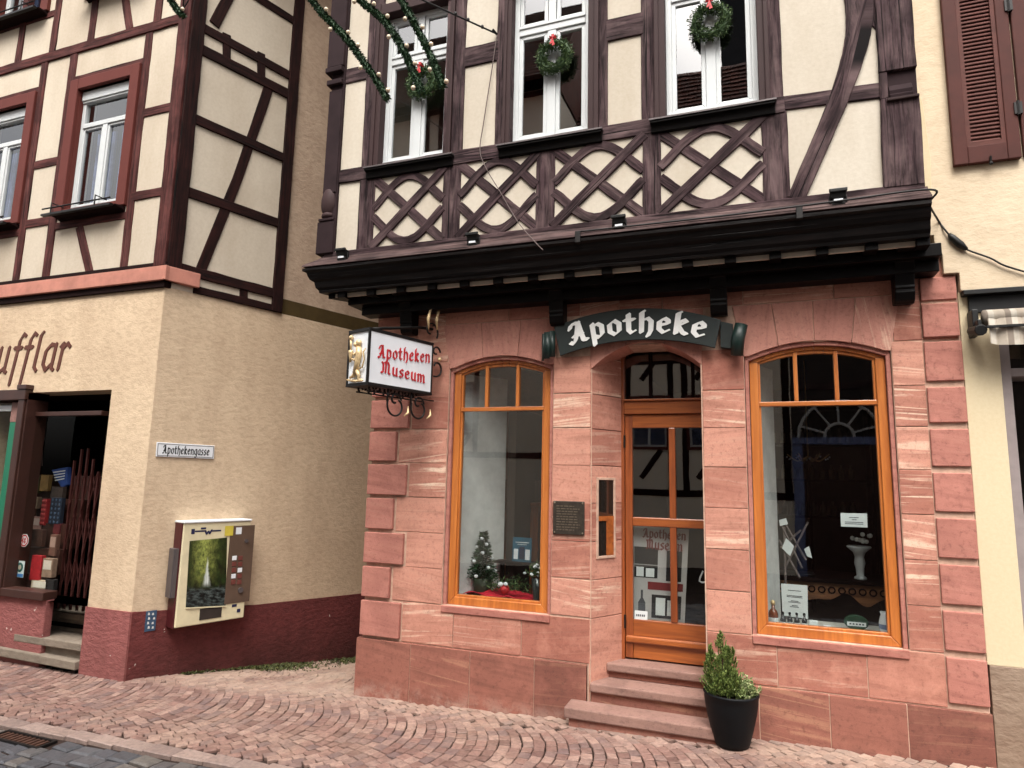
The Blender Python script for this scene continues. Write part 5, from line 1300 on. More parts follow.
# ---- wreaths
def wreath_mesh(m, c):
    for _ in range(2100):
        a = R.uniform(0, 2 * pi); b = R.uniform(0, 2 * pi); r = .044 * R.random() ** .5 * (1 + .18 * sin(5 * a))
        e = Vector((cos(a), 0, sin(a))); p = Vector(c) + e * (.124 + r * cos(b)) + Vector((0, -r * sin(b), 0))
        tan = Vector((-sin(a), 0, cos(a))); d = tan * R.choice((1, 1, -.3)) + e * cos(b) * .7 + Vector((0, -sin(b) * .7, 0))
        tuft(m, p, d, .034, .0045)
    m.tube([Vector(c) + Vector((.128 * cos(2 * pi * k / 20), 0, .128 * sin(2 * pi * k / 20))) for k in range(20)], .024, 6, True)
for x, zz, lab in ((-2.90, 5.765, 'fir wreath with red bow on the window behind the garland strands'), (-1.57, 5.745, 'fir wreath with long red ribbon on the middle upper window'), (-.235, 5.765, 'fir wreath with red bow on the window left of the curved brace')):
    w = thing('fir_wreath', lab, 'wreath', (x, -.42, zz), 'wreaths on the upper windows')
    part('greenery', M['fir'], w, lambda m: wreath_mesh(m, (x, -.395, zz)))
    def bow(m):
        z = zz + .145
        for s in (-1, 1):
            m.add([(x, -.455, z), (x + s * .03, -.46, z + .02), (x + s * .032, -.445, z - .01), (x, -.45, z - .012)], [[0, 1, 2, 3]])
            m.add([(x, -.462, z), (x + s * .012 + .014, -.468, z - .075 - .01 * s), (x + s * .012 - .014, -.466, z - .08 - .01 * s)], [[0, 1, 2]])
        m.ball((x, -.455, z), .011)
        m.box(x - .012, x + .012, -.456, -.355, z + .004, z + .03)
    part('bow', M['red'], w, bow)

# ---- light garlands hanging over the street
GP = XF(-2.0)
def g3(pts): return [GP.w(*GP.px(u, v)) + Vector((0, .15 * sin(i), 0)) * 0 for i, (u, v) in enumerate(pts)]
HUB = GP.w(*GP.px(262, -82))
strands = [([(262, -80), (285, -38), (318, 8), (346, 38), (368, 68), (380, 86), (387, 99)], 'fir garland strand with cream bulbs, the longest, left of the first upper window'),
           ([(264, -82), (318, -45), (356, -4), (385, 22), (402, 48), (415, 76), (422, 93)], 'fir garland strand with cream bulbs ending on the first wreath'),
           ([(268, -84), (340, -52), (388, -16), (409, 14), (425, 44), (436, 68), (443, 87)], 'fir garland strand with cream bulbs hanging just right of the first wreath'),
           ([(100, -80), (130, -52), (156, -22), (168, -4), (176, 8), (183, 16)], 'short fir garland tip at the top edge by the neighbour corner post')]
for pts, lab in strands:
    P = curve(g3(pts), 10); g = thing('fir_garland', lab, 'garland', tuple(P[0]), 'light garlands over the street')
    def green(m):
        m.tube(P, .019, 6)
        for a, b in zip(P, P[1:]):
            d = (b - a); n = int(d.length / .00035)
            for _ in range(n):
                p = a.lerp(b, R.random()); s = Vector((R.gauss(0, 1), R.gauss(0, 1), R.gauss(0, 1))); s -= d.normalized() * s.dot(d.normalized()); s.normalize()
                tuft(m, p + s * .012, s * 1. + d.normalized() * .9, .025, .004)
    part('greenery', M['garland'], g, green)
    acc = 0; nxt = .07; k = 0
    for a, b in zip(P, P[1:]):
        acc += (b - a).length
        if acc > nxt:
            nxt += .155; k += 1; d = (b - a).normalized(); s = d.cross(Vector((0, 1, 0))).normalized() * (1 if k % 3 else -1)
            part('bulb', M['bulb'], g, lambda m: m.ball(b + s * .038 + Vector((0, -.018, 0)), .0155, 10), 0., True)
            part('bulb_socket', M['cord'], g, lambda m: m.tube([b + s * .008, b + s * .027 + Vector((0, -.012, 0))], .009, 6))
# span cable that carries them
wp = JT.w(*JT.px(497, 35)); wp.y = -.42
sc_ = thing('span_cable', 'black cable running from the garlands to the timber wall between two windows', 'cable', tuple(wp))
mid = GP.w(*GP.px(430, 0))
part('cable', M['cord'], sc_, lambda m: m.tube(curve([HUB, HUB.lerp(wp, .5) + Vector((0, 0, -.03)), wp], 14), .008, 6))
part('hook', M['iron'], sc_, lambda m: (m.tube([wp + Vector((0, .08, 0)), wp, wp + Vector((-.02, -.04, .02))], .012, 6), [m.ball(HUB.lerp(wp, q), .016, 8, (1, 1, 1.2)) for q in (.80, .86, .93)]))
def long_cable(m): m.tube(curve([HUB, Vector((-4.6, -1.3, 6.95)), Vector((-6.05, -.45, 7.3))], 12), .008, 6); m.tube(curve([GP.w(*GP.px(100, -80)), Vector((-5.3, -1.2, 7.2)), Vector((-6.05, -.45, 7.32))], 8), .008, 6)
part('cable', M['cord'], sc_, long_cable)
part('hub_ring', M['iron'], sc_, lambda m: m.tube([HUB + Vector((.05 * cos(2 * pi * k / 16), .05 * sin(2 * pi * k / 16), 0)) for k in range(16)], .01, 6, True))
def tagc(name, label, mat, pts, r, n=8):
    m = MB(); m.tube(curve(pts, n), r, 6); o = m.build(name, mat, None, 0., True, pts[0]); tag(o, label, 'cable'); return o
JW = lambda u, v, o=.03: JT.w(*JT.px(u, v, o), o)
tagc('thin_cable', 'thin grey cable hanging down the cream wall to the cornice below the hook', M['thin_cord'], [JW(497, 35), JW(491, 75), JW(484, 120), JW(480, 150, .05), JW(486, 168, .05), JW(499, 190, .04), JW(518, 222, .04), JW(536, 243, .13), JW(543, 250, .14)], .0045)
cc = thing('connector_cable', 'black cable with a thick plug sagging from the cornice end over the beige wall', 'cable', (1.2, -.5, 4.1))
RWF = XF(-.065); RW = lambda u, v: RWF.w(*RWF.px(u, v))
part('cable', M['cord'], cc, lambda m: m.tube(curve([Vector((-1.32, -.51, 4.03)), Vector((-.2, -.525, 4.02)), Vector((.6, -.53, 4.03)), Vector((1.2, -.5, 4.05)), Vector((1.226, -.34, 4.01)), RW(938, 220), RW(946, 231), RW(957, 243), RW(968, 250), RW(990, 258), RW(1006, 266), RW(1040, 276)], 8), .0075, 6), 0., True)
part('plug', M['blackplastic'], cc, lambda m: m.tube([RW(949, 234), RW(952, 237.5), RW(961, 245), RW(967, 249.5)], [.012, .024, .026, .012], 10), 0., True)

# ---- potted plant by the steps
pc = Vector((-.212, -.20, gz(-.2, -.25) + .004))
pt = thing('potted_plant', 'black glazed pot with a small conifer and pale leafed shrub beside the steps', 'plant pot', tuple(pc))
part('pot', M['pot'], pt, lambda m: m.lathe(pc, [(.085, 0), (.118, .004), (.128, .03), (.152, .12), (.175, .22), (.188, .30), (.192, .345), (.197, .352), (.197, .362), (.190, .368), (.180, .362), (.176, .33)], 40, True), 0., True)
part('soil', M['soil'], pt, lambda m: m.lathe(pc, [(.178, .325), (.12, .335), (.02, .342)], 24, True))
def conifer(m):
    leads = [(-.06, .0, .47, .085), (-.115, -.02, .36, .06), (-.02, -.05, .38, .07), (-.075, -.09, .30, .06), (.0, .03, .34, .06), (-.13, .05, .28, .05), (-.04, .08, .33, .06), (.02, -.1, .22, .05)]
    for lx, ly, H, W in leads:
        b = pc + Vector((lx, ly, .33)); lean = Vector((lx + .05, ly, 0)) * .35
        for i in range(int(330 * H)):
            h = R.random() ** 1.15; ang = R.uniform(0, 2 * pi); rr = W * (1 - h) ** .7 + .006
            side = Vector((cos(ang), sin(ang), 0)); p = b + Vector((0, 0, h * H * .88)) + lean * h + side * rr * R.uniform(.1, 1.)
            d = side * (.55 * (1 - h) + .15) + Vector((0, 0, 1.)); L = R.uniform(.03, .085) * (1.1 - h * .6)
            for k in range(7): tuft(m, p + d.normalized() * L * k / 7, d, .02, .0042, 2)
part('conifer', M['conifer'], pt, conifer)
def conifer2(m):
    for i in range(150):
        ang = R.uniform(0, 2 * pi); p = pc + Vector((.06 + .12 * cos(ang) * R.random(), .12 * sin(ang) * R.random(), .34)); d = Vector((R.uniform(-.5, .9), R.uniform(-.9, .5), 1)); L = R.uniform(.04, .15)
        for k in range(9):
            q = p + d.normalized() * L * k / 9
            for _ in range(3):
                a = Vector((R.gauss(0, 1), R.gauss(0, 1), R.gauss(.5, .6))); tuft(m, q, a, .022, .006)
part('pale_shrub', M['shrub'], pt, conifer2)
part('plant_stem', plain('brown_stem', (66, 46, 34), .9), pt, lambda m: m.tube([pc + Vector((-.055, 0, .32)), pc + Vector((-.055, 0, .6))], [.012, .004], 8))

# =================================================================== BEHIND THE SHOP WINDOWS
def card(name, label, cat, fr, uvs, mat, th=.004, out=0.):
    q = [fr.px(u, v, out) for u, v in uvs]; m = MB(); m.prism(fr, q, out - th, out); c = fr.w(sum(p[0] for p in q) / 4, min(p[1] for p in q), out)
    root = thing(name, label, cat, tuple(c)); o = m.build('sheet', mat, root); return root, q
def at(fr, q, x, y):    # bilinear inside a card: (0,0) bottom-left
    bl, br, tr, tl = q; a = (bl[0] + (br[0] - bl[0]) * x, bl[1] + (br[1] - bl[1]) * x); b = (tl[0] + (tr[0] - tl[0]) * x, tl[1] + (tr[1] - tl[1]) * x)
    return (a[0] + (b[0] - a[0]) * y, a[1] + (b[1] - a[1]) * y)
def patch(m, fr, q, x0, x1, y0, y1, o): m.prism(fr, [at(fr, q, x0, y0), at(fr, q, x1, y0), at(fr, q, x1, y1), at(fr, q, x0, y1)], o - .002, o)
paper = plain('white_paper', (206, 212, 212), .7, .3, 0., .05, 5.); ink = plain('grey_print', (74, 76, 82), .7); photo = plain('dark_photo_print', (46, 46, 48), .6, .3, 0., .4, 14.)
# left window
D3 = XF(.30)
sill_z = .905
cl = MB()
nx, ny = 26, 12
V = []
for j in range(ny + 1):
    for i in range(nx + 1):
        x = -2.56 + .86 * i / nx; y = .16 + .42 * j / ny
        V.append((x, y, sill_z + .03 + .028 * sin(i * .55 + j * .3) * sin(j * .7 + 1) + .02 * sin(i * .23)))
cl.add(V, [[j * (nx + 1) + i, j * (nx + 1) + i + 1, (j + 1) * (nx + 1) + i + 1, (j + 1) * (nx + 1) + i] for j in range(ny) for i in range(nx)])
o = cl.build('red_cloth', plain('crimson_cloth', (196, 16, 44), .8, .2, 0., .2, 10.), None, 0., True, (-2.1, .3, sill_z)); tag(o, 'crimson cloth spread over the floor of the left shop window', 'cloth')
tb = Vector((-2.43, .34, sill_z + .03))
tt = thing('decorated_fir_tree', 'small dark fir tree with white bows in a green pot in the left window', 'christmas tree', tuple(tb))
part('pot', plain('dull_green_pot', (58, 66, 48), .6, .4, 0., .2, 10.), tt, lambda m: m.lathe(tb, [(.06, 0), (.075, .02), (.09, .14), (.086, .14)], 20), 0., True)
def ft(m):
    for _ in range(1500):
        h = R.random() ** 1.4; a = R.uniform(0, 6.28); r = .14 * (1 - h) * R.uniform(.2, 1); p = tb + Vector((r * cos(a), r * sin(a), .14 + .42 * h)); tuft(m, p, Vector((cos(a), sin(a), .1)), .045, .006)
part('foliage', M['garland'], tt, ft)
def bows(m):
    for k in range(14):
        h = (k + .5) / 15; a = k * 2.4 - 1.6; r = .135 * (1 - h) + .01; p = tb + Vector((r * cos(a), r * sin(a) - .01, .16 + .38 * h)); m.ball(p, .016, 6, (1.3, .6, 1))
part('bow', M['signwhite'], tt, bows)
root, q = card('blue_info_poster', 'blue information poster with a white building picture on the stand in the left window', 'poster', XF(.48), [(512, 561), (531, 563), (532, 538), (513, 537)], plain('petrol_blue_print', (20, 92, 118), .6))
def bp_(m): patch(m, XF(.48), q, .08, .3, .1, .52, .002); patch(m, XF(.48), q, .68, .92, .1, .52, .002)
part('white_picture', M['signwhite'], root, bp_); part('dark_picture', plain('navy_print', (24, 34, 66), .6), root, lambda m: patch(m, XF(.48), q, .36, .64, .12, .62, .0021))
part('caption', paper, root, lambda m: (patch(m, XF(.48), q, .15, .85, .78, .81, .002), patch(m, XF(.48), q, .25, .75, .70, .72, .002)))
sb = Vector((-2.02, .62, 0))
sd = thing('display_stand', 'dark narrow shelf on legs that carries the blue poster', 'stand', (-2.02, .55, .48))
part('shelf', M['dark_timber'], sd, lambda m: m.box(-2.36, -1.68, .44, .60, 1.205, 1.225)); part('leg', M['dark_timber'], sd, lambda m: (m.box(-2.34, -2.31, .56, .60, .48, 1.205), m.box(-1.73, -1.70, .56, .60, .48, 1.205)))
vb = Vector((-1.86, .26, sill_z + .03))
vz = thing('glass_vase', 'dark glass vase of white flowers at the right of the red cloth', 'vase', tuple(vb))
part('vessel', plain('smoky_glass', (52, 60, 58), .15, .6), vz, lambda m: m.lathe(vb, [(.04, 0), (.045, .01), (.055, .19), (.052, .19)], 20), 0., True)
def fl(m):
    for _ in range(240): a = R.uniform(0, 6.28); p = vb + Vector((R.gauss(0, .04), R.gauss(0, .04), .2 + abs(R.gauss(0, .05)))); tuft(m, p, Vector((cos(a), sin(a), .6)), .04, .008)
part('leaves', M['fir'], vz, fl)
part('blossom', M['signwhite'], vz, lambda m: [m.ball(vb + Vector((R.gauss(0, .05), -.03 + R.gauss(0, .03), .25 + R.uniform(-.04, .06))), .016, 6, (1, 1, .7)) for _ in range(12)])
ob = Vector((-2.16, .22, sill_z + .05))
on = thing('red_ornament', 'red bauble with a white ribbon bow lying among greenery on the red cloth', 'ornament', tuple(ob))
part('bauble', M['red'], on, lambda m: m.ball(ob + Vector((0, 0, .05)), .045, 14), 0., True)
part('ribbon', M['signwhite'], on, lambda m: (m.ball(ob + Vector((-.03, -.03, .10)), .026, 8, (1, .5, .8)), m.ball(ob + Vector((.02, -.03, .105)), .022, 8, (1, .5, .8))))
def gr(m):
    for _ in range(420): p = ob + Vector((R.gauss(.02, .13), R.gauss(.08, .03), .03 + abs(R.gauss(0, .05)))); tuft(m, p, Vector((R.gauss(0, 1), R.gauss(0, 1), .6)), .045, .006)
part('greenery', M['fir'], on, gr)
for dx, lab in ((-.10, 'a'), (.16, 'b')):
    pass
cab = thing('wooden_cabinet', 'amber brown wooden cabinet standing in the back of the left showroom', 'cabinet', (-2.2, 1.3, .48))
part('carcass', M['varnish_d'], cab, lambda m: (m.box(-2.95, -2.12, 1.05, 1.6, .48, 1.75), m.box(-2.75, -2.2, 1.15, 1.55, 1.75, 2.0), m.box(-2.98, -2.09, 1.02, 1.62, 1.72, 1.76)), .01)
part('cabinet_door', M['varnish_d'], cab, lambda m: (m.box(-2.90, -2.56, 1.03, 1.05, .6, 1.66), m.box(-2.52, -2.18, 1.03, 1.05, .6, 1.66)), .008)
part('knob', M['gold'], cab, lambda m: (m.ball((-2.58, 1.02, 1.2), .015), m.ball((-2.50, 1.02, 1.2), .015)))

# door: poster and sticker
DP = XF(.46)
root, q = card('museum_poster', 'poster headed Apotheken Museum in dark red behind the glass of the door', 'poster', DP, [(633, 621), (684.5, 625), (689, 529.5), (633.5, 525.5)], plain('grey_white_poster', (176, 174, 172), .6, .3, 0., .06, 4.))
posterred = plain('poster_dark_red', (120, 36, 38), .6)
def ptx(m):
    for s, y, x0, x1 in (('Apotheken', .885, .18, .95), ('Museum', .765, .24, .90)):
        w_ = textw(s, .14); sz = (x1 - x0) / w_
        write(m, DP, s, lambda x, yy: at(DP, q, x0 + x, y + yy * .62), sz, .25, .1, 40, .14, .0005, .003)
    patch(m, DP, q, .28, .94, .34, .42, .002)
part('lettering', posterred, root, ptx)
part('photograph', photo, root, lambda m: (patch(m, DP, q, .02, .46, .60, .78, .002), patch(m, DP, q, .62, .90, .44, .76, .002), patch(m, DP, q, .36, .92, .05, .29, .002), patch(m, DP, q, .02, .46, .46, .59, .0018)))
part('pale_picture', paper, root, lambda m: (patch(m, DP, q, .44, .62, .08, .26, .003), patch(m, DP, q, .66, .84, .08, .24, .003), patch(m, DP, q, .06, .2, .47, .57, .003), patch(m, DP, q, .24, .4, .47, .56, .003)))
part('bottle_picture', ink, root, lambda m: m.prism(DP, [at(DP, q, *p) for p in ((.1, .1), (.24, .1), (.24, .2), (.19, .25), (.19, .33), (.15, .33), (.15, .25), (.1, .2))], .0, .002))
GD = XF(.388)
root, q = card('door_sticker', 'small white notice stuck inside the lower left corner of the door glass', 'notice', GD, [(634.5, 619.5), (647.3, 620.5), (647.6, 611.5), (634.8, 610.3)], paper, .002)
part('print', ink, root, lambda m: [patch(m, GD, q, x, x + .1, .38, .62, .0012) for x in (.12, .26, .40, .56, .70)])
hb = thing('white_hook_holder', 'small white bent wire holder hanging behind the right door pane', 'hook', (-.42, .6, 1.4))
HF = XF(.5); part('wire', M['signwhite'], hb, lambda m: m.tube([HF.w(*HF.px(u, v)) for u, v in ((703, 571), (700, 578), (699.5, 581), (702, 582.5), (707, 582))], .008, 6))

# right window
R2 = XF(.24)
root, q = card('notice_sheet', 'tall white printed notice leaning at the left of the right shop window', 'notice', XF(.30), [(782.5, 615.5), (808, 619), (807.5, 585.5), (781, 583.5)], paper)
part('print', ink, root, lambda m: [patch(m, XF(.30), q, x0, x1, y, y + .02, .0012) for y, x0, x1 in ((.80, .25, .75), (.64, .2, .8), (.60, .2, .8), (.48, .35, .65), (.44, .25, .72), (.34, .38, .62), (.30, .3, .66))])
GR = XF(.112)
root, q = card('window_card', 'small white card stuck high on the glass of the right window', 'notice', GR, [(841, 526.5), (867.5, 527.5), (867, 513.5), (840.5, 513)], paper, .002)
part('print', ink, root, lambda m: [patch(m, GR, q, x0, x1, y, y + .05, .0012) for y, x0, x1 in ((.66, .32, .68), (.5, .42, .6), (.32, .15, .85), (.2, .15, .85))])
bz = .902
xat = lambda u, y: XF(y).px(u, 620)[0]
def bottle(name, label, x, y, s, mat, capm, group=None):
    b = Vector((x, y, bz)); t_ = thing(name, label, 'bottle', tuple(b), group)
    part('glass', mat, t_, lambda m: m.lathe(b, [(.028 * s, 0), (.031 * s, .004 * s), (.031 * s, .085 * s), (.024 * s, .105 * s), (.011 * s, .118 * s), (.011 * s, .14 * s)], 16), 0., True)
    part('stopper', capm, t_, lambda m: m.lathe(b, [(.009 * s, .14 * s), (.015 * s, .145 * s), (.015 * s, .165 * s), (.006 * s, .172 * s)], 12), 0., True)
    part('paper_label', paper, t_, lambda m: m.lathe(b, [(.0316 * s, .02 * s), (.0316 * s, .06 * s)], 16, False), 0., True)
amber = plain('amber_liquid_glass', (122, 62, 34), .2, .6); darkg = plain('dark_bottle_glass', (30, 28, 30), .2, .6)
bottle('medicine_bottle', 'large amber medicine bottle at the left end of the right window shelf', xat(773.5, .22), .22, 1.15, amber, M['gold'])
for k, (x, lab) in enumerate(((xat(783, .235), 'small dark stoppered bottle nearest the amber bottle'), (xat(790, .235), 'small dark stoppered bottle second from the amber bottle'), (xat(797, .235), 'small dark stoppered bottle third from the amber bottle'), (xat(804.5, .235), 'small dark stoppered bottle beside the blank white box'))):
    bottle('small_bottle', lab, x, .235 + .004 * k, .66, darkg, M['blackplastic'], 'small dark bottles in the right window')
def boxthing(name, label, cat, x0, x1, y0, y1, z0, z1, mat, tilt=0.):
    m = MB(); m.add([(x0, y0, z0), (x1, y0, z0), (x1, y1, z0 + tilt), (x0, y1, z0 + tilt), (x0, y0, z1), (x1, y0, z1), (x1, y1, z1 + tilt), (x0, y1, z1 + tilt)], [[0, 3, 2, 1], [4, 5, 6, 7], [0, 1, 5, 4], [1, 2, 6, 5], [2, 3, 7, 6], [3, 0, 4, 7]])
    o = m.build(name, mat, None, .003, False, ((x0 + x1) / 2, y0, z0)); tag(o, label, cat); return o
boxthing('white_box', 'blank white pill box beside the small dark bottles', 'box', xat(809, .26), xat(818, .26), .26, .32, bz, bz + .055, paper)
tentl = boxthing('price_card', 'tiny white folded card on the shelf under the window card', 'card', xat(823.5, .19), xat(831, .19), .19, .22, bz, bz + .045, M['signwhite'], .0)
boxthing('open_booklet', 'open pale booklet lying flat before the green tin', 'booklet', .66, .84, .17, .26, bz, bz + .012, paper, .012)
boxthing('blue_leaflet', 'pale blue leaflet lying flat between the white cards', 'leaflet', .585, .66, .20, .27, bz, bz + .006, plain('pale_blue_print', (120, 136, 160), .7))
boxthing('grey_leaflet', 'grey patterned leaflet lying flat under the price card', 'leaflet', .44, .52, .16, .22, bz, bz + .005, plain('grey_leaflet_print', (150, 150, 156), .7))
tin = thing('green_tin', 'dark green oval tin with a pale printed label near the white jug', 'tin', (.70, .33, bz))
part('can', plain('dark_green_tin', (24, 62, 42), .4, .5), tin, lambda m: m.prism(XF(.33), [(.70 + .085 * cos(2 * pi * k / 24), bz + .06 + .055 * sin(2 * pi * k / 24)) for k in range(24)], -.05, .0), .004)
part('label_band', paper, tin, lambda m: m.rect(XF(.33), .635, .765, bz + .035, bz + .065, .0005, .002)); part('print', ink, tin, lambda m: [m.rect(XF(.33), .65 + .022 * k, .664 + .022 * k, bz + .044, bz + .056, .0015, .003) for k in range(5)])
jb = Vector((.885, .245, bz))
jg = thing('white_jug', 'white porcelain jug at the right end of the window shelf', 'jug', tuple(jb))
part('body', M['signwhite'], jg, lambda m: m.lathe(jb, [(.032, 0), (.034, .01), (.042, .05), (.046, .09), (.036, .135), (.030, .15), (.036, .172), (.031, .172)], 22), 0., True)
part('handle', M['signwhite'], jg, lambda m: m.tube(curve([jb + Vector((.04, 0, .12)), jb + Vector((.07, 0, .12)), jb + Vector((.075, 0, .08)), jb + Vector((.042, 0, .06))], 5), .006, 6), 0., True)
part('painted_band', plain('blue_porcelain_band', (90, 110, 150), .4), jg, lambda m: m.lathe(jb, [(.0425, .05), (.0465, .07), (.0468, .085)], 22, False), 0., True)
# carved table further back
TY = 1.0; tz = 1.16
tbl = thing('carved_table', 'long dark table with a carved wavy apron behind the right window', 'table', (.6, TY, .48))
part('table_top', M['dark_timber'], tbl, lambda m: m.box(.02, 1.34, TY - .03, TY + .6, tz, tz + .035), .006)
def apron(m):
    n = 40; P = [(.05 + 1.26 * k / n, tz - .13 - .035 * cos(k / n * pi * 6) - .02 * sin(k * .8)) for k in range(n + 1)]
    m.prism(XF(TY), P + [(1.31, tz), (.05, tz)], -.03, .0)
part('apron', varnish('carved_brown_wood', (158, 104, 64), (98, 58, 32), 'X', .2), tbl, apron, .003)
def carving(m):
    for k in range(15):
        x = .12 + .08 * k; m.tube([XF(TY).w(x + .026 * cos(2 * pi * j / 10), tz - .06 + .026 * sin(2 * pi * j / 10), .004) for j in range(10)], .007, 5, True)
part('carving', M['dark_timber'], tbl, carving)
part('leg', M['dark_timber'], tbl, lambda m: m.box(.06, .11, TY, TY + .05, .48, tz)); part('leg', M['dark_timber'], tbl, lambda m: m.box(1.25, 1.30, TY, TY + .05, .48, tz))
fb = Vector((.845, TY + .12, tz + .035))
fg = thing('porcelain_figurine', 'white porcelain figurine vase standing on the carved table', 'figurine', tuple(fb))
part('body', M['signwhite'], fg, lambda m: m.lathe(fb, [(.05, 0), (.05, .015), (.03, .03), (.034, .09), (.045, .14), (.036, .19), (.05, .23), (.10, .275), (.095, .285), (.02, .28)], 20), 0., True)
part('flower', M['curtain_w'], fg, lambda m: [m.ball(fb + Vector((R.gauss(0, .04), R.gauss(0, .04), .31 + R.uniform(0, .08))), .02, 6) for _ in range(9)])
tray = boxthing('flat_tray', 'dark flat tray lying at the left on the carved table', 'tray', .12, .48, TY + .05, TY + .28, tz + .036, tz + .055, M['black_timber'])
pz = Vector((1.12, TY + .2, tz + .035))
p2 = thing('white_cup', 'white pointed cup at the right end of the carved table', 'cup', tuple(pz)); part('bowl', M['signwhite'], p2, lambda m: m.lathe(pz, [(.03, 0), (.015, .03), (.02, .1), (.045, .22), (.042, .22)], 18), 0., True)
# rack with crossed slats and hanging cards
rk = thing('card_rack', 'crossed wooden slat rack with hanging white cards at the left of the right window', 'rack', (.22, .6, .9))
KF = XF(.56)
def slats(m):
    for (a, b) in (((779, 520), (802, 568)), ((808, 522), (786, 566)), ((784, 522), (806, 560)), ((801, 530), (781, 548)), ((779, 540), (800, 578))):
        m.tube([KF.w(*KF.px(*a)), KF.w(*KF.px(*b))], .009, 5)
    m.tube([KF.w(.21, .905, 0), KF.w(.22, 1.65, -.01)], .01, 6)
part('slat', plain('grey_wood_slats', (98, 86, 84), .7), rk, slats)
for uvs in (((782, 548), (790, 556), (794, 546), (786, 538)), ((807, 556), (812, 558), (809, 546), (804, 549)), ((780, 526), (788, 524), (786, 518), (779, 520))):
    part('hanging_card', paper, rk, lambda m: m.prism(KF, [KF.px(*p) for p in uvs], .012, .016))
# shelves with glinting glassware at the back
gs = thing('back_shelf', 'dark back shelf unit with rows of glinting glassware in the right room', 'shelf', (.7, 3.6, .48))
part('board', M['dark_timber'], gs, lambda m: [m.box(-.05, 1.35, 3.5, 3.8, z, z + .03) for z in (1.6, 2.05, 2.5, 2.95)])
part('upright', M['dark_timber'], gs, lambda m: [m.box(x, x + .03, 3.5, 3.8, .48, 3.0) for x in (-.08, .62, 1.32)])
part('glassware', plain('pale_glassware', (130, 124, 104), .2, .8), gs, lambda m: [m.lathe((x, 3.6, z + .03), [(.03, 0), (.035, .01), (.035, .12), (.015, .15), (.015, .18)], 10) for z in (1.6, 2.05, 2.5) for x in [.02 + .11 * k for k in range(11)]], 0., True)
ch = thing('brass_chandelier', 'small brass chandelier with tiny glass drops hanging in the dark right room', 'chandelier', (.55, 1.9, 2.3))
def arms_(m):
    c = Vector((.52, 1.9, 2.30)); m.tube([c, c + Vector((0, 0, 1.0))], .008, 6)
    for k in range(6):
        a = k * pi / 3; m.tube(curve([c, c + Vector((.1 * cos(a), .1 * sin(a), -.05)), c + Vector((.2 * cos(a), .2 * sin(a), .02))], 5), .007, 5)
part('arm', M['gold'], ch, arms_)
part('glass_drop', M['signwhite'], ch, lambda m: [m.ball(Vector((.52 + .2 * cos(k * pi / 6), 1.9 + .2 * sin(k * pi / 6), 2.29 - .02 * (k % 2))), .010, 6) for k in range(12)])

# =================================================================== GOODS IN THE CORNER SHOP
GS = XF(-.12); GT = XF(.05)
sh_ = thing('stepped_display', 'dark stepped shop display filling the window beside the steps', 'display', (-7.6, .1, .6))
part('tier', brown, sh_, lambda m: [m.box(-8.5, -7.50, -.19 + .09 * k, .05 + .09 * k, .62, .80 + .28 * k) for k in range(5)])
def good(name, label, cat, u0, v0_, u1, v1_, tier, col, th=.06, lid=None, group=None):
    fr = XF(-.21 + .09 * tier); a = fr.px(u0, v1_); b = fr.px(u1, v0_); m = MB()
    z0 = a[1]; m.rect(fr, a[0], b[0], z0, b[1], -th, .0)
    r = thing(name, label, cat, tuple(fr.w((a[0] + b[0]) / 2, z0, 0)), group); m.build('carton', plain(name + '_board', col, .6, .4, 0., .2, 20.), r, .004)
    if lid: part('label_panel', plain(name + '_label', lid, .6), r, lambda m: m.rect(fr, a[0] + (b[0] - a[0]) * .12, b[0] - (b[0] - a[0]) * .1, z0 + (b[1] - z0) * .42, z0 + (b[1] - z0) * .9, .0005, .004))
    return r
good('leather_purse', 'brown leather purse with a pale flap low in the shop window', 'purse', 19, 508, 33, 531, 2, (92, 62, 46), .05, (176, 150, 128))
good('brown_wallet', 'dark brown wallet beside the pale purse', 'purse', 30, 530, 43, 546, 1, (74, 46, 36), .05)
good('tan_box', 'tan box with a white lid right of the red bag', 'box', 41, 559, 53, 577, 0, (150, 118, 98), .06, (214, 196, 180))
good('red_bag', 'glossy red bag on the lowest tier of the shop window', 'bag', 29, 556, 42, 580, 0, (176, 20, 30), .05)
good('pink_box', 'pink box with pale top in the middle of the shop window', 'box', 30, 517, 41, 531, 2, (176, 128, 116), .05, (212, 178, 166))
good('brown_case', 'brown case at the right edge of the display by the gate', 'box', 48, 535, 57, 556, 1, (112, 74, 60), .05, (170, 136, 122))
good('ochre_bag', 'ochre paper bag on the upper tier of the display', 'bag', 39, 475, 49, 491, 3, (140, 104, 48), .05)
good('olive_pouch', 'olive green pouch on the upper tier beside the ochre bag', 'pouch', 31, 476, 40, 493, 3, (74, 72, 40), .05)
good('brown_handbag', 'brown handbag on the left of the upper tier', 'bag', 20, 478, 31, 497, 3, (84, 58, 44), .05, (120, 92, 74))
good('grey_handbag', 'grey brown handbag on the middle tier at the right', 'bag', 50, 487, 63, 500, 3, (72, 56, 50), .05)
good('white_parcel', 'small white parcel below the octagonal red sign', 'parcel', 18, 551, 27, 558, 1, (186, 182, 176), .03)
good('cream_box', 'cream coloured box at the bottom of the display beside the round badge', 'box', 30, 581, 48, 592, 0, (196, 172, 146), .06, (220, 206, 190))
good('maroon_pouch', 'maroon pouch on the right of the middle tier', 'pouch', 52, 524, 60, 538, 2, (98, 30, 34), .05)
good('beige_case', 'beige case standing left of the red beaded pack', 'purse', 25, 497, 38, 508, 2, (150, 124, 100), .05, (190, 166, 140))
good('black_bag', 'black bag on the lower tier by the gate', 'bag', 44, 580, 54, 590, 0, (38, 32, 32), .05)
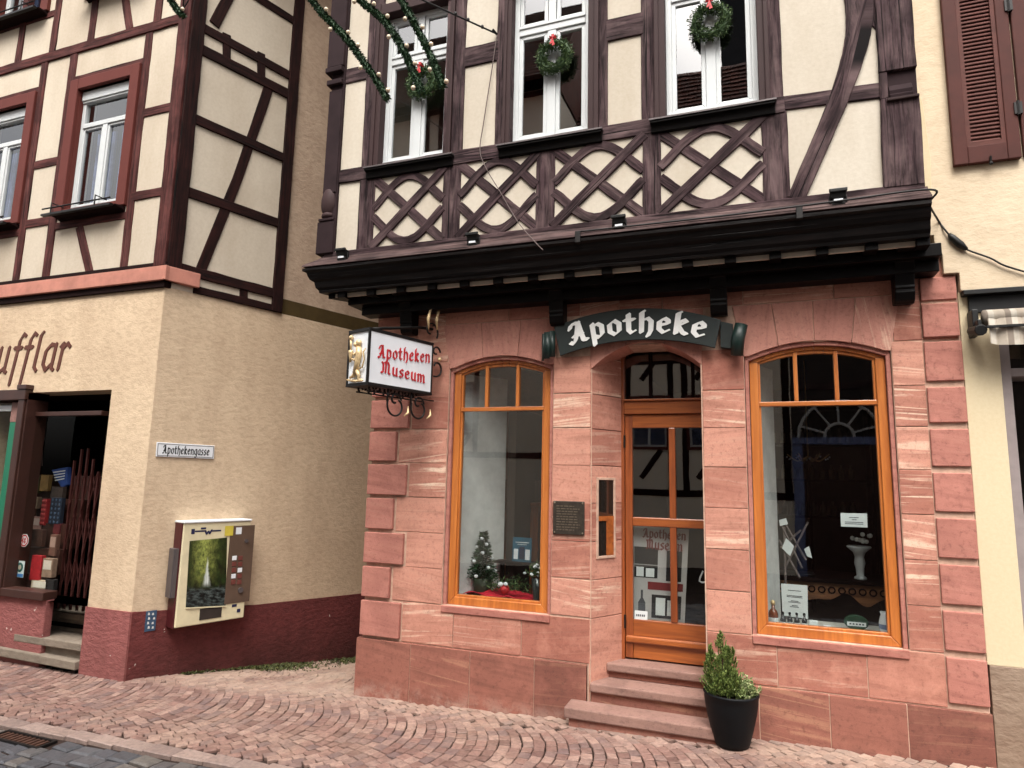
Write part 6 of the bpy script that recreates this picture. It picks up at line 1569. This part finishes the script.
good('grey_card_pack', 'pale grey card pack at the left of the middle tier', 'packet', 17, 522, 21, 536, 1, (176, 170, 162), .03)
def spots(name, label, u0, v0_, u1, v1_, tier, base, dot):
    r = good(name, label, 'box', u0, v0_, u1, v1_, tier, base, .05); fr = XF(-.21 + .09 * tier); a = fr.px(u0, v1_); b = fr.px(u1, v0_)
    def d(m):
        for i in range(3):
            for j in range(6): m.ball(fr.w(a[0] + (b[0] - a[0]) * (i + .5) / 3, a[1] + (b[1] - a[1]) * (j + .5) / 6, .0), .016, 6, (1, .4, 1))
    part('bead', plain(name + '_bead', dot, .4), r, d)
spots('red_bead_pack', 'red beaded pack hanging in the middle of the shop window', 39, 499, 47, 525, 2, (150, 20, 24), (200, 60, 60))
spots('blue_bead_pack', 'dark blue beaded pack hanging next to the red one', 48, 498, 62, 524, 2, (24, 34, 52), (58, 76, 100))
bd = thing('striped_cloth_bundle', 'blue and white striped cloth bundle at the top of the display', 'cloth', (-7.8, .2, 2.0))
BD = XF(.1); q = [BD.px(*p) for p in ((51, 470), (67, 467), (67, 485), (61, 488))]
part('cloth', plain('blue_cloth', (40, 74, 150), .8), bd, lambda m: m.prism(BD, q, -.06, .0), .01)
part('white_stripe', M['signwhite'], bd, lambda m: [m.prism(BD, [(q[0][0] + (q[1][0] - q[0][0]) * (.18 + .06 * k), q[0][1] - .035 - .032 * k), (q[1][0] - .02, q[1][1] - .05 - .032 * k), (q[1][0] - .02, q[1][1] - .038 - .032 * k), (q[0][0] + (q[1][0] - q[0][0]) * (.16 + .06 * k), q[0][1] - .022 - .032 * k)], .0005, .004) for k in range(4)])
# stickers on the shop glass
SF = XF(-.308)
oc = thing('octagon_sticker', 'white octagonal sticker with a red disc reading 48 on the shop glass', 'sticker', (-7.7, -.31, 1.2))
c = SF.px(24.5, 540.5); r_ = .072
part('sheet', M['signwhite'], oc, lambda m: m.prism(SF, [(c[0] + r_ * cos(pi / 8 + k * pi / 4), c[1] + r_ * 1.05 * sin(pi / 8 + k * pi / 4)) for k in range(8)], .0, .003))
part('red_ring', M['signred'], oc, lambda m: [m.prism(SF, [(c[0] + s * cos(pi / 8 + (k + e) * pi / 4), c[1] + s * 1.05 * sin(pi / 8 + (k + e) * pi / 4)) for s, e in ((.066, 0), (.066, 1), (.050, 1), (.050, 0))], .003, .0045) for k in range(8)])
part('numeral', M['signred'], oc, lambda m: write(m, SF, '48', lambda x, y: (c[0] - .040 + x, c[1] - .030 + y), .042, .24, .16, 30, .18, .003, .0045))
rs = thing('round_badge_sticker', 'white sticker with a green and blue round badge low on the shop glass', 'sticker', (-7.8, -.31, .95))
c2 = SF.px(20, 569)
part('sheet', paper, rs, lambda m: m.rect(SF, c2[0] - .07, c2[0] + .07, c2[1] - .09, c2[1] + .09, .0, .003))
part('badge', plain('sea_green_badge', (40, 96, 92), .5), rs, lambda m: m.prism(SF, [(c2[0] + .052 * cos(2 * pi * k / 20), c2[1] + .02 + .052 * sin(2 * pi * k / 20)) for k in range(20)], .003, .005))
part('badge_centre', plain('pale_badge', (186, 170, 150), .5), rs, lambda m: m.prism(SF, [(c2[0] + .026 * cos(2 * pi * k / 16), c2[1] + .02 + .026 * sin(2 * pi * k / 16)) for k in range(16)], .005, .0065))
part('blue_band', plain('bright_blue_band', (60, 120, 180), .5), rs, lambda m: m.rect(SF, c2[0] - .066, c2[0] + .066, c2[1] - .085, c2[1] - .05, .003, .005))
lp = thing('pendant_lamp', 'small white tag on a cord hanging in the dark shop entrance', 'tag', (-7.7, .2, 2.3))
LF_ = XF(.1)
part('cord', M['thin_cord'], lp, lambda m: m.tube([LF_.w(*LF_.px(43, 414)), LF_.w(*LF_.px(42, 466))], .006, 5)); part('tag_card', M['signwhite'], lp, lambda m: (lambda a: m.rect(LF_, a[0] - .035, a[0] + .035, a[1] - .04, a[1] + .04, .007, .012))(LF_.px(42.5, 441)))

# ------------------------------------------------------------------ light
def light():
    w = bpy.data.worlds.new('World'); scene.world = w; w.use_nodes = True; t = w.node_tree; t.nodes.clear()
    out = t.nodes.new('ShaderNodeOutputWorld'); bg = t.nodes.new('ShaderNodeBackground'); sky = t.nodes.new('ShaderNodeTexSky')
    sky.sky_type = 'NISHITA'; sky.sun_disc = False; sky.sun_elevation = radians(58); sky.sun_rotation = radians(168); sky.air_density = 1.; sky.dust_density = 6.; sky.ozone_density = .6
    hs = t.nodes.new('ShaderNodeHueSaturation'); hs.inputs['Saturation'].default_value = .22; t.links.new(sky.outputs[0], hs.inputs['Color'])
    # cloud cover: soft uneven brightness
    tc = t.nodes.new('ShaderNodeTexCoord'); n = t.nodes.new('ShaderNodeTexNoise'); n.inputs['Scale'].default_value = 2.4; n.inputs['Detail'].default_value = 6; t.links.new(tc.outputs['Generated'], n.inputs['Vector'])
    rp = t.nodes.new('ShaderNodeValToRGB'); rp.color_ramp.elements[0].position = .3; rp.color_ramp.elements[0].color = (.72, .72, .74, 1); rp.color_ramp.elements[1].position = .7; rp.color_ramp.elements[1].color = (1.2, 1.17, 1.12, 1)
    t.links.new(n.outputs['Fac'], rp.inputs[0])
    mx = t.nodes.new('ShaderNodeMix'); mx.data_type = 'RGBA'; mx.blend_type = 'MULTIPLY'; mx.inputs[0].default_value = 1
    t.links.new(hs.outputs[0], mx.inputs[6]); t.links.new(rp.outputs[0], mx.inputs[7]); t.links.new(mx.outputs[2], bg.inputs[0])
    bg.inputs[1].default_value = .12; t.links.new(bg.outputs[0], out.inputs[0])
    l = bpy.data.lights.new('sun', 'SUN'); l.energy = 1.4; l.angle = radians(45); l.color = (1., .965, .915)
    o = bpy.data.objects.new('sun', l); COL.objects.link(o)
    el, az = radians(58), radians(168)      # from over the street, almost square on
    d = Vector((sin(az) * cos(el), cos(az) * cos(el), sin(el)))
    o.rotation_euler = d.to_track_quat('Z', 'Y').to_euler(); o.location = (0, -6, 12)
light()
vs = scene.view_settings; vs.view_transform = 'Standard'; vs.look = 'None'; vs.gamma = 1.; vs.use_curve_mapping = False; vs.exposure = 1.6
scene.render.engine = 'CYCLES'; c = scene.cycles
c.use_denoising = True; c.max_bounces = 8; c.diffuse_bounces = 4; c.glossy_bounces = 4; c.transparent_max_bounces = 12; c.sample_clamp_indirect = 6.
scene.display_settings.display_device = 'sRGB'
